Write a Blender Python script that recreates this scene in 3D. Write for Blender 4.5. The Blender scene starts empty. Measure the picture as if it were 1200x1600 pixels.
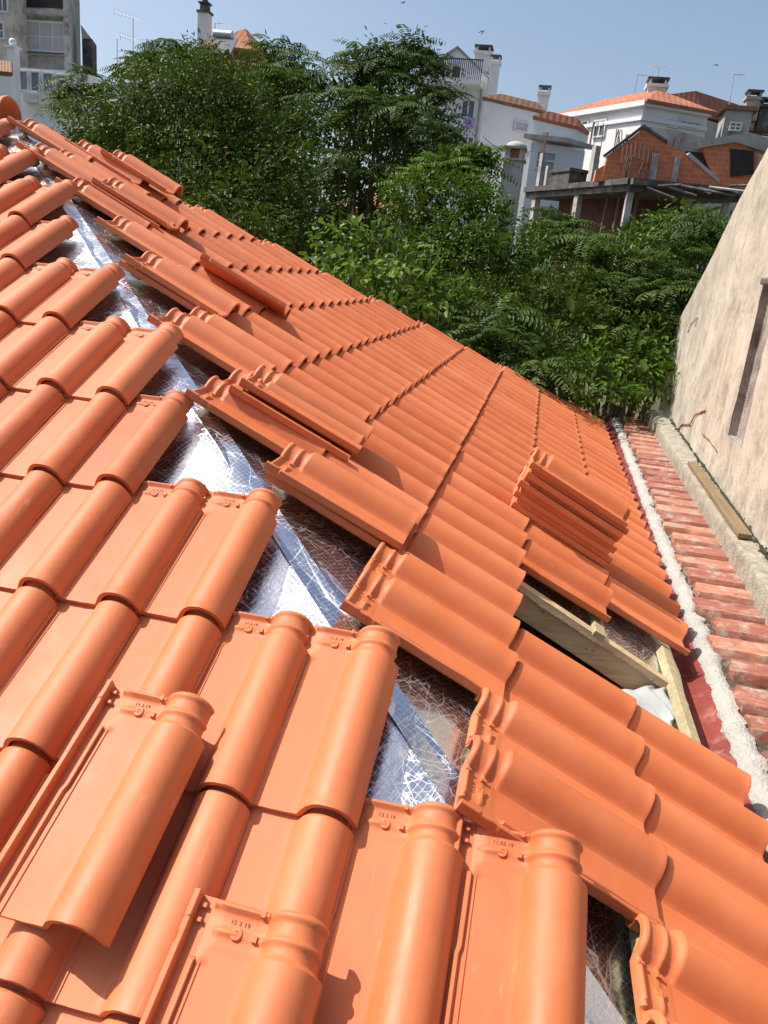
import bpy, math, random
import numpy as np
from mathutils import Vector, Matrix, noise
random.seed(7); RNG = np.random.default_rng(7)
scene = bpy.context.scene; COL = scene.collection
# ------------------------------------------------------------------ camera, sky, sun
RC = np.array([[0.19824212, -0.9754026, 0.0963838], [-0.27512367, -0.14975789, -0.94967339], [0.94074812, 0.1617478, -0.29804466]])
CP = np.array([-1.30523, -0.6919, 1.0182]); FPX = 1215.67
cd = bpy.data.cameras.new('camera'); cam = bpy.data.objects.new('camera', cd); COL.objects.link(cam)
cd.sensor_fit = 'VERTICAL'; cd.sensor_height = 24; cd.lens = 24*FPX/1600; cd.clip_start = .05; cd.clip_end = 3000
M4 = Matrix.Identity(4)
for i in range(3):
    M4[i][0] = RC[0, i]; M4[i][1] = -RC[1, i]; M4[i][2] = -RC[2, i]; M4[i][3] = CP[i]
cam.matrix_world = M4; scene.camera = cam
SUN_EL, SUN_AZ = math.radians(54), math.radians(88)      # azimuth measured from +X towards +Y
sund = Vector((math.cos(SUN_EL)*math.cos(SUN_AZ), math.cos(SUN_EL)*math.sin(SUN_AZ), math.sin(SUN_EL)))
world = bpy.data.worlds.new('World'); scene.world = world; world.use_nodes = True
wn = world.node_tree; sky = wn.nodes.new('ShaderNodeTexSky'); sky.sky_type = 'NISHITA'; sky.sun_disc = False
sky.sun_elevation = SUN_EL; sky.sun_rotation = math.pi/2 - SUN_AZ; sky.air_density = 1.0; sky.dust_density = 3.2; sky.ozone_density = 1.0
wn.links.new(sky.outputs[0], wn.nodes['Background'].inputs[0]); wn.nodes['Background'].inputs[1].default_value = .132
sl = bpy.data.lights.new('sun', 'SUN'); sl.energy = 5.0; sl.angle = math.radians(.55); sl.color = (1, .95, .87)
sun = bpy.data.objects.new('sun', sl); COL.objects.link(sun); sun.rotation_euler = (-sund).to_track_quat('-Z', 'Y').to_euler()
scene.view_settings.view_transform = 'Standard'; scene.view_settings.look = 'None'; scene.view_settings.exposure = 0.33; scene.view_settings.gamma = 1

# ------------------------------------------------------------------ survey helpers
def ray(u, v): return RC.T @ np.array([(u-600)/FPX, (v-800)/FPX, 1])
def at_x(u, v, x): d = ray(u, v); return CP + d*((x-CP[0])/d[0])
def at_z(u, v, z): d = ray(u, v); return CP + d*((z-CP[2])/d[2])
def at_d(u, v, d): return CP + ray(u, v)*d
def to_px(P): q = RC @ (np.array(P)-CP); return (600+FPX*q[0]/q[2], 800+FPX*q[1]/q[2], q[2])
TH = 0.459185; CT, ST = math.cos(TH), math.sin(TH); W = .215; LC = .40133; X0 = 4.26404; Z2 = .37108; S0 = -1.58801
def LP(y, s, h): return Vector((s*CT-h*ST, y, s*ST+h*CT))              # near slope: along hip-course y, up-slope s, height h
def RP(x, s, h): return Vector((x, s*CT-h*ST, Z2+s*ST+h*CT))           # far slope
LAX = (Vector((0, -1, 0)), Vector((CT, 0, ST)), Vector((-ST, 0, CT)))
RAX = (Vector((1, 0, 0)), Vector((0, CT, ST)), Vector((0, -ST, CT)))

# ------------------------------------------------------------------ naming helpers
def tag(o, label=None, cat=None, group=None, kind=None):
    if label and not kind: kind = 'thing'
    for k, v in (('label', label), ('category', cat), ('group', group), ('kind', kind)):
        if v: o[k] = v
    return o
def empty(name, loc, label, cat, group=None):
    o = bpy.data.objects.new(name, None); COL.objects.link(o); o.location = loc; o.empty_display_size = .2
    return tag(o, label, cat, group)
def link(name, me, parent=None, mats=()):
    for m in mats: me.materials.append(m)
    o = bpy.data.objects.new(name, me); COL.objects.link(o)
    if parent is not None:
        o.parent = parent; o.matrix_parent_inverse = Matrix.Translation(-Vector(parent.location))
    return o
ORD = ['zeroth','first','second','third','fourth','fifth','sixth','seventh','eighth','ninth','tenth','eleventh','twelfth','thirteenth','fourteenth','fifteenth','sixteenth','seventeenth','eighteenth','nineteenth','twentieth']
def ordw(n):
    if n <= 20: return ORD[n]
    t = {2: 'twenty', 3: 'thirty', 4: 'forty'}[n//10]
    return {2: 'twentieth', 3: 'thirtieth', 4: 'fortieth'}[n//10] if n % 10 == 0 else t+'-'+ORD[n % 10]

class MB:
    def __init__(s): s.v = []; s.f = []; s.m = []
    def add(s, vs, fs, mi=0):
        b = len(s.v); s.v += [tuple(v) for v in vs]; s.f += [tuple(b+i for i in f) for f in fs]; s.m += [mi]*len(fs)
    def box(s, c, ax, dims, mi=0):
        c = Vector(c); a = [Vector(ax[i])*dims[i]*.5 for i in range(3)]
        vs = [c+a[0]*i+a[1]*j+a[2]*k for k in (-1, 1) for j in (-1, 1) for i in (-1, 1)]
        s.add(vs, [(0, 2, 3, 1), (4, 5, 7, 6), (0, 1, 5, 4), (2, 6, 7, 3), (0, 4, 6, 2), (1, 3, 7, 5)], mi)
    def abox(s, lo, hi, mi=0):
        lo, hi = Vector(lo), Vector(hi); s.box((lo+hi)/2, ((1, 0, 0), (0, 1, 0), (0, 0, 1)), hi-lo, mi)
    def prism(s, poly, off, mi=0):      # polygon pts (3d) extruded by vector off
        n = len(poly); off = Vector(off); P = [Vector(p) for p in poly]
        s.add(P+[p+off for p in P], [tuple(range(n-1, -1, -1)), tuple(range(n, 2*n))]+[(i, (i+1) % n, n+(i+1) % n, n+i) for i in range(n)], mi)
    def tube(s, pts, r, n=6, mi=0, cap=True):
        P = [Vector(p) for p in pts]; rs = r if hasattr(r, '__len__') else [r]*len(P); vs = []; fs = []
        for i, p in enumerate(P):
            t = (P[min(i+1, len(P)-1)]-P[max(i-1, 0)]).normalized(); a = t.cross(Vector((.13, .27, .95)) if abs(t.z) < .9 else Vector((1, .1, 0))).normalized(); b = t.cross(a)
            vs += [p+(a*math.cos(2*math.pi*k/n)+b*math.sin(2*math.pi*k/n))*rs[i] for k in range(n)]
        for i in range(len(P)-1): fs += [(i*n+k, i*n+(k+1) % n, (i+1)*n+(k+1) % n, (i+1)*n+k) for k in range(n)]
        if cap: fs += [tuple(range(n-1, -1, -1)), tuple((len(P)-1)*n+k for k in range(n))]
        s.add(vs, fs, mi)
    def build(s, name, mats, parent=None, smooth=False, ang=35, bevel=0):
        me = bpy.data.meshes.new(name); me.from_pydata(s.v, [], s.f); 
        me.polygons.foreach_set('material_index', s.m)
        if smooth: me.polygons.foreach_set('use_smooth', [True]*len(s.f)); me.set_sharp_from_angle(angle=math.radians(ang))
        me.update()
        o = link(name, me, parent, mats if isinstance(mats, (list, tuple)) else [mats])
        if bevel:
            b = o.modifiers.new('bevel', 'BEVEL'); b.width = bevel; b.segments = 2; b.limit_method = 'ANGLE'
        return o

# ------------------------------------------------------------------ materials
def mat(name):
    m = bpy.data.materials.new(name); m.use_nodes = True; nt = m.node_tree
    return m, nt, nt.nodes['Principled BSDF']
def N(nt, t, **k):
    n = nt.nodes.new(t)
    for a, b in k.items():
        if a.startswith('i_'):
            key = a[2:]; key = int(key) if key.isdigit() else key.replace('_', ' ')
            n.inputs[key].default_value = b
        else: setattr(n, a, b)
    return n
def coord(nt, kind='Object', scale=(1, 1, 1)):
    t = N(nt, 'ShaderNodeTexCoord'); mp = N(nt, 'ShaderNodeMapping'); mp.inputs['Scale'].default_value = scale
    nt.links.new(t.outputs[kind], mp.inputs[0]); return mp.outputs[0]
def nz(nt, co, scale, detail=5, rough=.6, dist=0):
    n = N(nt, 'ShaderNodeTexNoise', i_Scale=scale, i_Detail=detail, i_Roughness=rough, i_Distortion=dist); nt.links.new(co, n.inputs['Vector']); return n.outputs['Fac']
def ramp(nt, fac, stops):
    r = N(nt, 'ShaderNodeValToRGB'); e = r.color_ramp.elements
    while len(e) < len(stops): e.new(.5)
    for i, (p, c) in enumerate(stops):
        e[i].position = p; e[i].color = (*c, 1) if hasattr(c, '__len__') else (c, c, c, 1)
    nt.links.new(fac, r.inputs[0]); return r.outputs[0]
def mix(nt, fac, a, b, mode='MIX'):
    m = N(nt, 'ShaderNodeMix', data_type='RGBA', blend_type=mode)
    for s, x in ((0, fac), (6, a), (7, b)):
        if isinstance(x, (int, float)): m.inputs[s].default_value = x
        elif isinstance(x, tuple): m.inputs[s].default_value = (*x, 1)
        else: nt.links.new(x, m.inputs[s])
    return m.outputs[2]
def bump(nt, bs, h, strength=.3, dist=.01, prev=None):
    b = N(nt, 'ShaderNodeBump', i_Strength=strength, i_Distance=dist); nt.links.new(h, b.inputs['Height'])
    if prev is not None: nt.links.new(prev, b.inputs['Normal'])
    nt.links.new(b.outputs[0], bs.inputs['Normal']); return b.outputs[0]
def simple(name, c, rough=.7, var=.25, sc=6, bmp=.2, bd=.01, metal=0, spec=.5, kind='Object', dirt=None, dsc=1.5, dlo=.5, dhi=.7):
    m, nt, bs = mat(name); co = coord(nt, kind); f = nz(nt, co, sc, 6)
    lo = tuple(x*(1-var) for x in c); hi = tuple(min(1, x*(1+var)) for x in c)
    col = ramp(nt, f, [(.3, lo), (.7, hi)])
    if dirt:
        g = nz(nt, co, dsc, 7, .65, .3); col = mix(nt, ramp(nt, g, [(dlo, 0), (dhi, 1)]), col, dirt)
    nt.links.new(col, bs.inputs['Base Color']); bs.inputs['Roughness'].default_value = rough; bs.inputs['Metallic'].default_value = metal
    bs.inputs['Specular IOR Level'].default_value = spec
    if bmp: bump(nt, bs, nz(nt, co, sc*6, 4), bmp, bd)
    return m
def tile_mat():
    m, nt, bs = mat('terracotta'); co = coord(nt); oi = N(nt, 'ShaderNodeObjectInfo')
    add = N(nt, 'ShaderNodeVectorMath', operation='ADD'); sc = N(nt, 'ShaderNodeVectorMath', operation='SCALE'); cx = N(nt, 'ShaderNodeCombineXYZ')
    for i in range(3): nt.links.new(oi.outputs['Random'], cx.inputs[i])
    nt.links.new(cx.outputs[0], sc.inputs[0]); sc.inputs['Scale'].default_value = 37.0
    nt.links.new(co, add.inputs[0]); nt.links.new(sc.outputs[0], add.inputs[1]); c2 = add.outputs[0]
    base = ramp(nt, oi.outputs['Random'], [(0, (.465, .112, .034)), (.35, (.53, .138, .044)), (.7, (.545, .150, .052)), (1, (.60, .180, .072))])
    f = nz(nt, c2, 7, 5); base = mix(nt, ramp(nt, f, [(.35, 0), (.75, .30)]), base, (.66, .26, .13))
    f1 = nz(nt, c2, 3.2, 3); base = mix(nt, ramp(nt, f1, [(.5, 0), (.8, .35)]), base, (.50, .13, .05))
    mp = N(nt, 'ShaderNodeMapping'); mp.inputs['Scale'].default_value = (14, 2.2, 14); nt.links.new(c2, mp.inputs[0])
    g = nz(nt, mp.outputs[0], 3.5, 6, .7, .6); base = mix(nt, ramp(nt, g, [(.62, 0), (.78, .5)]), base, (.72, .36, .20))
    sp = nz(nt, c2, 160, 2); base = mix(nt, ramp(nt, sp, [(.68, 0), (.76, .30)]), base, (.30, .08, .03))
    nt.links.new(base, bs.inputs['Base Color'])
    r = ramp(nt, f, [(.3, .50), (.7, .66)]); nt.links.new(r, bs.inputs['Roughness']); bs.inputs['Specular IOR Level'].default_value = .45; bs.inputs['Coat Weight'].default_value = .0; bs.inputs['Coat Roughness'].default_value = .5
    b1 = bump(nt, bs, nz(nt, c2, 9, 3), .12, .01); bump(nt, bs, nz(nt, c2, 240, 3), .13, .002, b1)
    return m
def foil_mat():
    m, nt, bs = mat('reflective_foil'); co = coord(nt)
    bs.inputs['Metallic'].default_value = 1
    ll = None
    for k_, (ang, sc_, wdt) in enumerate(((.35, 5.0, .0045), (1.25, 6.0, .0045), (2.4, 5.5, .005), (1.9, 12.0, .007), (.1, 9.0, .005))):
        rp = N(nt, 'ShaderNodeMapping'); rp.inputs['Rotation'].default_value = (0, 0, ang); rp.inputs['Location'].default_value = (k_*3.1, k_, 0); st = N(nt, 'ShaderNodeMapping'); st.inputs['Scale'].default_value = (.28, 1.6, .5)
        nt.links.new(co, rp.inputs[0]); nt.links.new(rp.outputs[0], st.inputs[0]); l_ = ramp(nt, nz(nt, st.outputs[0], sc_, 2, .5, .4), [(.5-wdt, 0), (.5, .8), (.5+wdt, 0)]); ll = l_ if ll is None else mix(nt, 1.0, ll, l_, 'ADD')
    for k_, ang in enumerate((.5, 2.07)):       # fine square scrim
        rp = N(nt, 'ShaderNodeMapping'); rp.inputs['Rotation'].default_value = (0, 0, ang); nt.links.new(co, rp.inputs[0]); wv = N(nt, 'ShaderNodeTexWave', i_Scale=22.0, i_Distortion=.5); nt.links.new(rp.outputs[0], wv.inputs['Vector'])
        ll = mix(nt, 1.0, ll, ramp(nt, wv.outputs['Fac'], [(.93, 0), (1, .30)]), 'ADD')
    gr = N(nt, 'ShaderNodeTexVoronoi', feature='DISTANCE_TO_EDGE', i_Scale=60.0); nt.links.new(co, gr.inputs['Vector']); gl = ramp(nt, gr.outputs['Distance'], [(0, .35), (.05, 0)])
    pm = ramp(nt, nz(nt, co, 3.0, 4), [(.42, 0), (.6, 1)]); gl = mix(nt, pm, (0., 0., 0.), gl); ll2 = mix(nt, 1.0, ll, gl, 'ADD')
    rg = ramp(nt, ll2, [(0, .22), (.6, .5)]); nt.links.new(rg, bs.inputs['Roughness'])
    red = ramp(nt, nz(nt, co, 6, 5, .7), [(.58, 0), (.72, .3)])  # reddish patches paint the tiles' reflection into the foil colour
    c = mix(nt, red, (.60, .63, .69), (.56, .44, .43)); c = mix(nt, ll2, c, (.97, .97, .97)); nt.links.new(c, bs.inputs['Base Color'])
    cr = N(nt, 'ShaderNodeTexVoronoi', feature='F1', i_Scale=16.0); nt.links.new(co, cr.inputs['Vector']); b0 = bump(nt, bs, cr.outputs['Distance'], .14, .006); b1 = bump(nt, bs, nz(nt, co, 5, 4, .55, .5), .22, .02, b0); b2 = bump(nt, bs, ll, .25, .001, b1); b3 = bump(nt, bs, nz(nt, co, 45, 3, .6), .22, .003, b2)
    bump(nt, bs, gr.outputs['Distance'], .15, .001, b3)
    return m
def wood_mat(name, c, dark, axis=(1, 14, 14)):
    m, nt, bs = mat(name); co = coord(nt, 'Object', axis); f = nz(nt, co, 4, 6, .6, .8)
    col = ramp(nt, f, [(.3, dark), (.62, c)]); nt.links.new(col, bs.inputs['Base Color']); bs.inputs['Roughness'].default_value = .7
    bump(nt, bs, f, .25, .004); return m
def roof_far_mat(name, a, b):
    m, nt, bs = mat(name); co = coord(nt); f = nz(nt, co, 1.6, 8, .75)
    w = N(nt, 'ShaderNodeTexWave', wave_type='BANDS', bands_direction='Y', i_Scale=1.3, i_Distortion=.6); nt.links.new(co, w.inputs['Vector'])
    w2 = N(nt, 'ShaderNodeTexWave', wave_type='BANDS', bands_direction='Z', i_Scale=3.2, i_Distortion=.8); nt.links.new(co, w2.inputs['Vector'])
    c = ramp(nt, f, [(.35, a), (.65, b)]); nt.links.new(c, bs.inputs['Base Color']); bs.inputs['Roughness'].default_value = .9
    b1 = bump(nt, bs, w.outputs['Fac'], .3, .04); bump(nt, bs, w2.outputs['Fac'], .2, .02, b1); return m
def brick_mat(name, a, b, mort, sc=5.0, rot=None):
    m, nt, bs = mat(name); co = coord(nt)
    sep = N(nt, 'ShaderNodeSeparateXYZ'); nt.links.new(co, sep.inputs[0]); ad = N(nt, 'ShaderNodeMath', operation='ADD'); nt.links.new(sep.outputs[0], ad.inputs[0]); nt.links.new(sep.outputs[1], ad.inputs[1])
    cb = N(nt, 'ShaderNodeCombineXYZ'); nt.links.new(ad.outputs[0], cb.inputs[0]); nt.links.new(sep.outputs[2], cb.inputs[1])
    br = N(nt, 'ShaderNodeTexBrick', i_Scale=sc, i_Mortar_Size=.016, i_Brick_Width=.9, i_Row_Height=.5); nt.links.new(cb.outputs[0], br.inputs['Vector'])
    br.inputs['Color1'].default_value = (*a, 1); br.inputs['Color2'].default_value = (*b, 1); br.inputs['Mortar'].default_value = (*mort, 1)
    g = nz(nt, co, 1.8, 6, .7); c = mix(nt, ramp(nt, g, [(.45, 0), (.75, .55)]), br.outputs['Color'], (.42, .20, .12))
    nt.links.new(c, bs.inputs['Base Color']); bs.inputs['Roughness'].default_value = .95; bump(nt, bs, br.outputs['Fac'], -.4, .03); return m
def plaster_mat():
    m, nt, bs = mat('old_plaster'); co = coord(nt)
    c = ramp(nt, nz(nt, co, 1.7, 7, .65, .4), [(.3, (.34, .295, .225)), (.55, (.47, .425, .34)), (.8, (.54, .505, .43))])
    c = mix(nt, ramp(nt, nz(nt, co, 3.6, 9, .8, .2), [(.47, 0), (.64, .85)]), c, (.22, .20, .16))
    st = coord(nt, 'Object', (5, 5, .5)); c = mix(nt, ramp(nt, nz(nt, st, 2.2, 6, .7), [(.55, 0), (.75, .5)]), c, (.74, .70, .62))
    c = mix(nt, ramp(nt, nz(nt, co, 26, 5, .7), [(.60, 0), (.70, .7)]), c, (.16, .13, .10))
    sx = N(nt, 'ShaderNodeSeparateXYZ'); nt.links.new(coord(nt), sx.inputs[0]); wet = ramp(nt, sx.outputs[2], [(.0, 1), (.001, 1)])
    nt.links.new(c, bs.inputs['Base Color']); bs.inputs['Roughness'].default_value = .95
    b1 = bump(nt, bs, nz(nt, co, 6, 8, .7), .5, .03); bump(nt, bs, nz(nt, co, 60, 4), .4, .004, b1); return m
def leaf_mat(name, a, b, rough=.42, trans=.25):
    m, nt, bs = mat(name); g = N(nt, 'ShaderNodeNewGeometry'); co = coord(nt)
    c = ramp(nt, g.outputs['Random Per Island'], [(0, a), (1, b)]); c = mix(nt, ramp(nt, nz(nt, co, 1.1, 3), [(.4, 0), (.65, .6)]), c, tuple(min(1, x*1.5) for x in b))
    nt.links.new(c, bs.inputs['Base Color']); bs.inputs['Roughness'].default_value = rough; bs.inputs['Specular IOR Level'].default_value = .16
    tr = N(nt, 'ShaderNodeBsdfTranslucent'); c2 = mix(nt, .5, c, (.15, .3, .02)); nt.links.new(c2, tr.inputs[0])
    ms = N(nt, 'ShaderNodeMixShader'); ms.inputs[0].default_value = trans; out = nt.nodes['Material Output']
    nt.links.new(bs.outputs[0], ms.inputs[1]); nt.links.new(tr.outputs[0], ms.inputs[2]); nt.links.new(ms.outputs[0], out.inputs[0]); return m

TERRA = tile_mat(); FOIL = foil_mat()
DARKHOLE = simple('painted_hole_shade', (.02, .012, .01), .9, .1, bmp=0)  # near-black colour standing in for shade inside the nail holes
STAMP = simple('stamp_digit_tone', (.24, .07, .03), .8, .1, bmp=0)  # darker brown tone for the date digits
BATTEN = wood_mat('green_treated_pine', (.42, .36, .22), (.27, .22, .12), (14, 1, 14))
PINE = wood_mat('pale_pine', (.54, .42, .26), (.38, .27, .14), (12, 1, 12))
PLANK = wood_mat('weathered_plank', (.23, .165, .085), (.13, .09, .05), (1, 14, 14))
REDP = simple('red_waterproof_paint', (.21, .038, .028), .46, .2, 8, .5, .01, dirt=(.36, .16, .13), dsc=9, dlo=.58, dhi=.75)
MORTAR = simple('white_mortar', (.42, .41, .38), .9, .12, 12, .9, .02, dirt=(.45, .42, .36), dsc=14, dlo=.55, dhi=.75)
def old_tile_mat(name, c1, c2, c3):
    m, nt, bs = mat(name); co = coord(nt, 'Object', (16, 3.0, 16)); oi = N(nt, 'ShaderNodeObjectInfo')
    f = nz(nt, co, 2.2, 6, .65, .3); c = ramp(nt, f, [(.28, c1), (.52, c2), (.78, c3)])
    g = nz(nt, coord(nt, 'Object', (7, 5, 7)), 2.6, 6, .7); c = mix(nt, ramp(nt, g, [(.50, 0), (.66, .8)]), c, (.40, .34, .29)); h = nz(nt, coord(nt), 22, 5, .7); c = mix(nt, ramp(nt, h, [(.60, 0), (.72, .7)]), c, (.10, .06, .045))
    nt.links.new(c, bs.inputs['Base Color']); bs.inputs['Roughness'].default_value = .9; bump(nt, bs, f, .5, .006, bump(nt, bs, h, .5, .006)); return m
OLDTILE = old_tile_mat('old_red_tile', (.18, .065, .048), (.30, .105, .072), (.40, .19, .13)); OLDTILE2 = old_tile_mat('pale_old_tile', (.28, .11, .075), (.38, .16, .10), (.50, .30, .21))
KERB = simple('lichen_concrete', (.38, .35, .28), .95, .3, 16, 1.0, .02, dirt=(.22, .20, .15), dsc=10, dlo=.52, dhi=.72)
PLASTER = plaster_mat()
GREYREN = simple('grey_render', (.42, .37, .31), .95, .25, 10, .7, .02, dirt=(.16, .14, .12), dsc=5)
STONE = simple('dark_stone', (.12, .11, .10), .9, .3, 12, .8, .02)
CRACK = simple('rusty_crack', (.28, .10, .05), .95, .2, 20, .4)
MOSS = simple('black_moss', (.035, .035, .02), 1, .4, 20, .8)
FABRIC = simple('white_fabric', (.34, .36, .36), .85, .05, 20, .5, .004)
# far materials
WHITE = simple('white_limewash', (.70, .71, .72), .9, .05, 1.2, .2, dirt=(.55, .54, .52), dsc=.9, dlo=.58, dhi=.85)
WHITE2 = simple('pale_blue_wall', (.62, .64, .68), .9, .06, 1.2, .2, dirt=(.5, .5, .5), dsc=.7, dlo=.6, dhi=.85)
GREYC = simple('stained_concrete', (.36, .35, .33), .95, .2, 1.5, .4, .03, dirt=(.12, .12, .115), dsc=1.1, dlo=.48, dhi=.72)
CONC = simple('raw_concrete', (.40, .38, .36), .95, .2, 2.5, .4, .03, dirt=(.14, .13, .13), dsc=1.6, dlo=.5, dhi=.72)
DCONC = simple('weathered_black_concrete', (.075, .07, .068), .95, .4, 2.5, .4, .03, dirt=(.20, .19, .18), dsc=2.2, dlo=.5, dhi=.7)
BEIGE = simple('beige_render', (.50, .46, .40), .95, .15, 1.5, .3, dirt=(.25, .23, .2), dsc=1.1)
GLASS = simple('dark_glass', (.09, .10, .11), .12, .15, 1, 0)
GLASS2 = simple('pale_blind', (.42, .41, .40), .6, .1, 2, 0)
DARK = simple('painted_interior_shade', (.03, .028, .026), .95, .2, 2, 0)  # near-black colour standing in for the shade inside openings
FRAME = simple('white_frame', (.58, .59, .60), .6, .05, 2, 0)
ROOFO = roof_far_mat('orange_far_roof', (.28, .095, .05), (.40, .165, .09))
ROOFB = roof_far_mat('brown_far_roof', (.16, .09, .055), (.28, .14, .08))
BRICK = brick_mat('hollow_brick', (.62, .20, .085), (.52, .14, .06), (.50, .38, .30), 3.6)
STEEL = simple('rusty_rebar', (.14, .08, .06), .8, .2, 5, 0)
ALU = simple('antenna_metal', (.45, .46, .48), .4, .1, 5, 0, metal=.8)
IRON = simple('dark_iron', (.06, .06, .065), .5, .1, 5, 0)
PURPLE = simple('lilac_cloth', (.34, .27, .52), .9, .1, 8, .3)
CLOTHW = simple('pale_cloth', (.70, .68, .72), .9, .1, 8, .3)
BARK = simple('bark', (.12, .085, .055), .95, .3, 9, .8, .02)
EARTH = simple('earth', (.09, .085, .045), 1, .3, .8, .6, .05)
BLACKP = simple('black_plumage', (.015, .015, .018), .6, .1, 5, 0)

# ------------------------------------------------------------------ the clay tile
TL = .47; CR = .151
BODY = [(-.045, .000), (-.045, .017), (-.043, .019), (-.035, .019), (-.033, .017), (-.032, -.002), (-.017, -.002), (-.0155, .007), (-.0135, .009), (-.008, .009), (-.006, .007), (-.0045, .0015), (.006, .0015), (.008, -.001),
        (.020, -.001), (.035, -.001), (.050, -.001), (.065, -.001), (.078, -.001), (.086, -.0005), (.0895, .003), (.093, .0095), (.098, .020), (.105, .032), (.114, .0425), (.125, .050), (.138, .0545), (.151, .056), (.164, .0545), (.177, .0495), (.188, .041), (.197, .030), (.204, .017), (.208, .005), (.2095, -.004), (.2105, -.006)]
IB = 13; IR = 19      # first pan index, first roll index
VR = [0, .003, .008, .012, .03, .07, .12, .17, .22, .225, .235, .24, .28, .33, .360, .368, .376, .382, .386, .391, .397, .403, .410, .415, .418, .421, .424, .427, .432, .440, .450, .454, .457, .460, .463, .466, .470]
def sm(a, b, x):
    t = min(1, max(0, (x-a)/(b-a))); return t*t*(3-2*t)
def tile_mesh(name, seed, stamp=None, loose_detail=True):
    rs = random.Random(seed); B = np.array(BODY); nu, nv = len(B), len(VR); top = np.zeros((nv, nu, 3)); bot = np.zeros((nv, nu, 3))
    chips = [(rs.uniform(0, TL), rs.uniform(.004, .012), rs.uniform(.001, .003)) for _ in range(5)]
    for j, v in enumerate(VR):
        k = sm(.386, .400, v)                      # neck blend
        r1 = max(0, 1-((v-.4215)/.0075)**2); r2 = max(0, 1-((v-.4615)/.0085)**2); ring = max(r1, r2)
        u = B[:, 0].copy(); z = B[:, 1].copy()
        nk = slice(IR, nu); sc = 1-.20*k
        u[nk] = CR+(u[nk]-CR)*sc - .004*k; z[nk] = np.where(z[nk] > 0, z[nk]*(1-.27*k), z[nk])
        dx = np.gradient(u); dz = np.gradient(z); ln = np.hypot(dx, dz)+1e-9; nx, nzv = -dz/ln, dx/ln
        w = np.zeros(nu); w[IR+2:nu-1] = 1; w[IR+1] = .6
        u += nx*ring*.0058*w; z += nzv*ring*.0058*w
        # cross ribs on the pan
        for i in range(11, IR+2):
            g = r2*.010
            if i >= 13 and not (16 < i < 18): g = max(g, r1*.0065*(1 if .012 < B[i, 0] < .076 or B[i, 0] > .083 else .2))
            z[i] = max(z[i], z[i]*.3+g) if g > .001 else z[i]
            if k > .5: z[i] += .0012
        # inner rib starts below the neck, with a jog halfway; outer rib steps
        if v > .372: z[7:11] = -.002+.0*z[7:11]; z[11:13] = np.where(True, -.001+r2*.009, 0)
        elif v > .225: u[6:11] += .0035*sm(.225, .24, v)
        if v > .425: z[1:5] += .0025
        if v < .09: z[7:11] *= .8
        for c, wd, dp in chips:
            if abs(v-c) < wd: u[0:3] += dp
        # pan sinks very slightly in the middle of its length, roll flares at its lower lip
        if v < .012: z[IR+1:nu-2] += .0012; 
        top[j, :, 0] = u; top[j, :, 1] = v; top[j, :, 2] = z
        t = .0105
        ub = u-nx*t; zb = z-nzv*t
        zb[:IR] = -.0125; ub[:IR] = u[:IR]; ub[0] = u[0]+.001; zb[0:3] = -.004; zb[3:6] = -.0105
        zb[IR] = -.0115; ub[IR] = u[IR]+.002; ub[nu-1] = u[nu-1]-.008; zb[nu-1] = z[nu-1]-.001; ub[nu-2] = u[nu-2]-.0085
        ub = np.minimum.accumulate(ub[::-1])[::-1] if False else ub
        bot[j, :, 0] = ub; bot[j, :, 1] = v; bot[j, :, 2] = zb
    top[:, :, 0] -= CR; bot[:, :, 0] -= CR
    top[0, :, 1] += np.array([rs.uniform(-.0008, .0008) for _ in range(nu)])
    V = np.concatenate([top.reshape(-1, 3), bot.reshape(-1, 3)]); n = nu*nv; F = []
    for j in range(nv-1):
        for i in range(nu-1):
            a = j*nu+i; F.append((a, a+1, a+nu+1, a+nu)); b = n+a; F.append((b, b+nu, b+nu+1, b+1))
    for i in range(nu-1): F.append((i+1, i, n+i, n+i+1)); a = (nv-1)*nu+i; F.append((a, a+1, n+a+1, n+a))
    for j in range(nv-1): a = j*nu; F.append((a, a+nu, n+a+nu, n+a)); a = j*nu+nu-1; F.append((a+nu, a, n+a, n+a+nu))
    mb = MB(); mb.v = [tuple(v) for v in V]; mb.f = F; mb.m = [0]*len(F)
    # nail boss with a near-black disc painting the shade in its hole, small lug blocks beside the groove and the roll
    cx, cy = .048-CR, .4225; seg = 14
    ring = lambda r, z: [(cx+r*math.cos(2*math.pi*i/seg), cy+r*1.1*math.sin(2*math.pi*i/seg), z) for i in range(seg)]
    vs = ring(.0115, -.002)+ring(.0095, .0055)+ring(.0042, .0060)+ring(.0036, .0035)
    fs = [(r*seg+i, r*seg+(i+1) % seg, (r+1)*seg+(i+1) % seg, (r+1)*seg+i) for r in range(3) for i in range(seg)]
    mb.add(vs, fs); mb.add(ring(.0036, .0036), [tuple(range(seg))], 1)
    AX = ((1, 0, 0), (0, 1, 0), (0, 0, 1))
    mb.box((-.022-CR, .452, .003), AX, (.008, .007, .010)); mb.box((-.022-CR, .428, .003), AX, (.008, .007, .010)); mb.box((.0815-CR, .4215, .004), AX, (.008, .011, .010)); mb.box((.0835-CR, .4615, .006), AX, (.007, .011, .012))
    me = bpy.data.meshes.new(name); me.from_pydata(mb.v, [], mb.f); me.polygons.foreach_set('material_index', mb.m)
    me.polygons.foreach_set('use_smooth', [True]*len(mb.f)); me.set_sharp_from_angle(angle=math.radians(38)); me.materials.append(TERRA); me.materials.append(DARKHOLE); me.update()
    return me
TILES = [tile_mesh('clay_tile', s) for s in (1, 2, 3, 4)]
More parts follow.
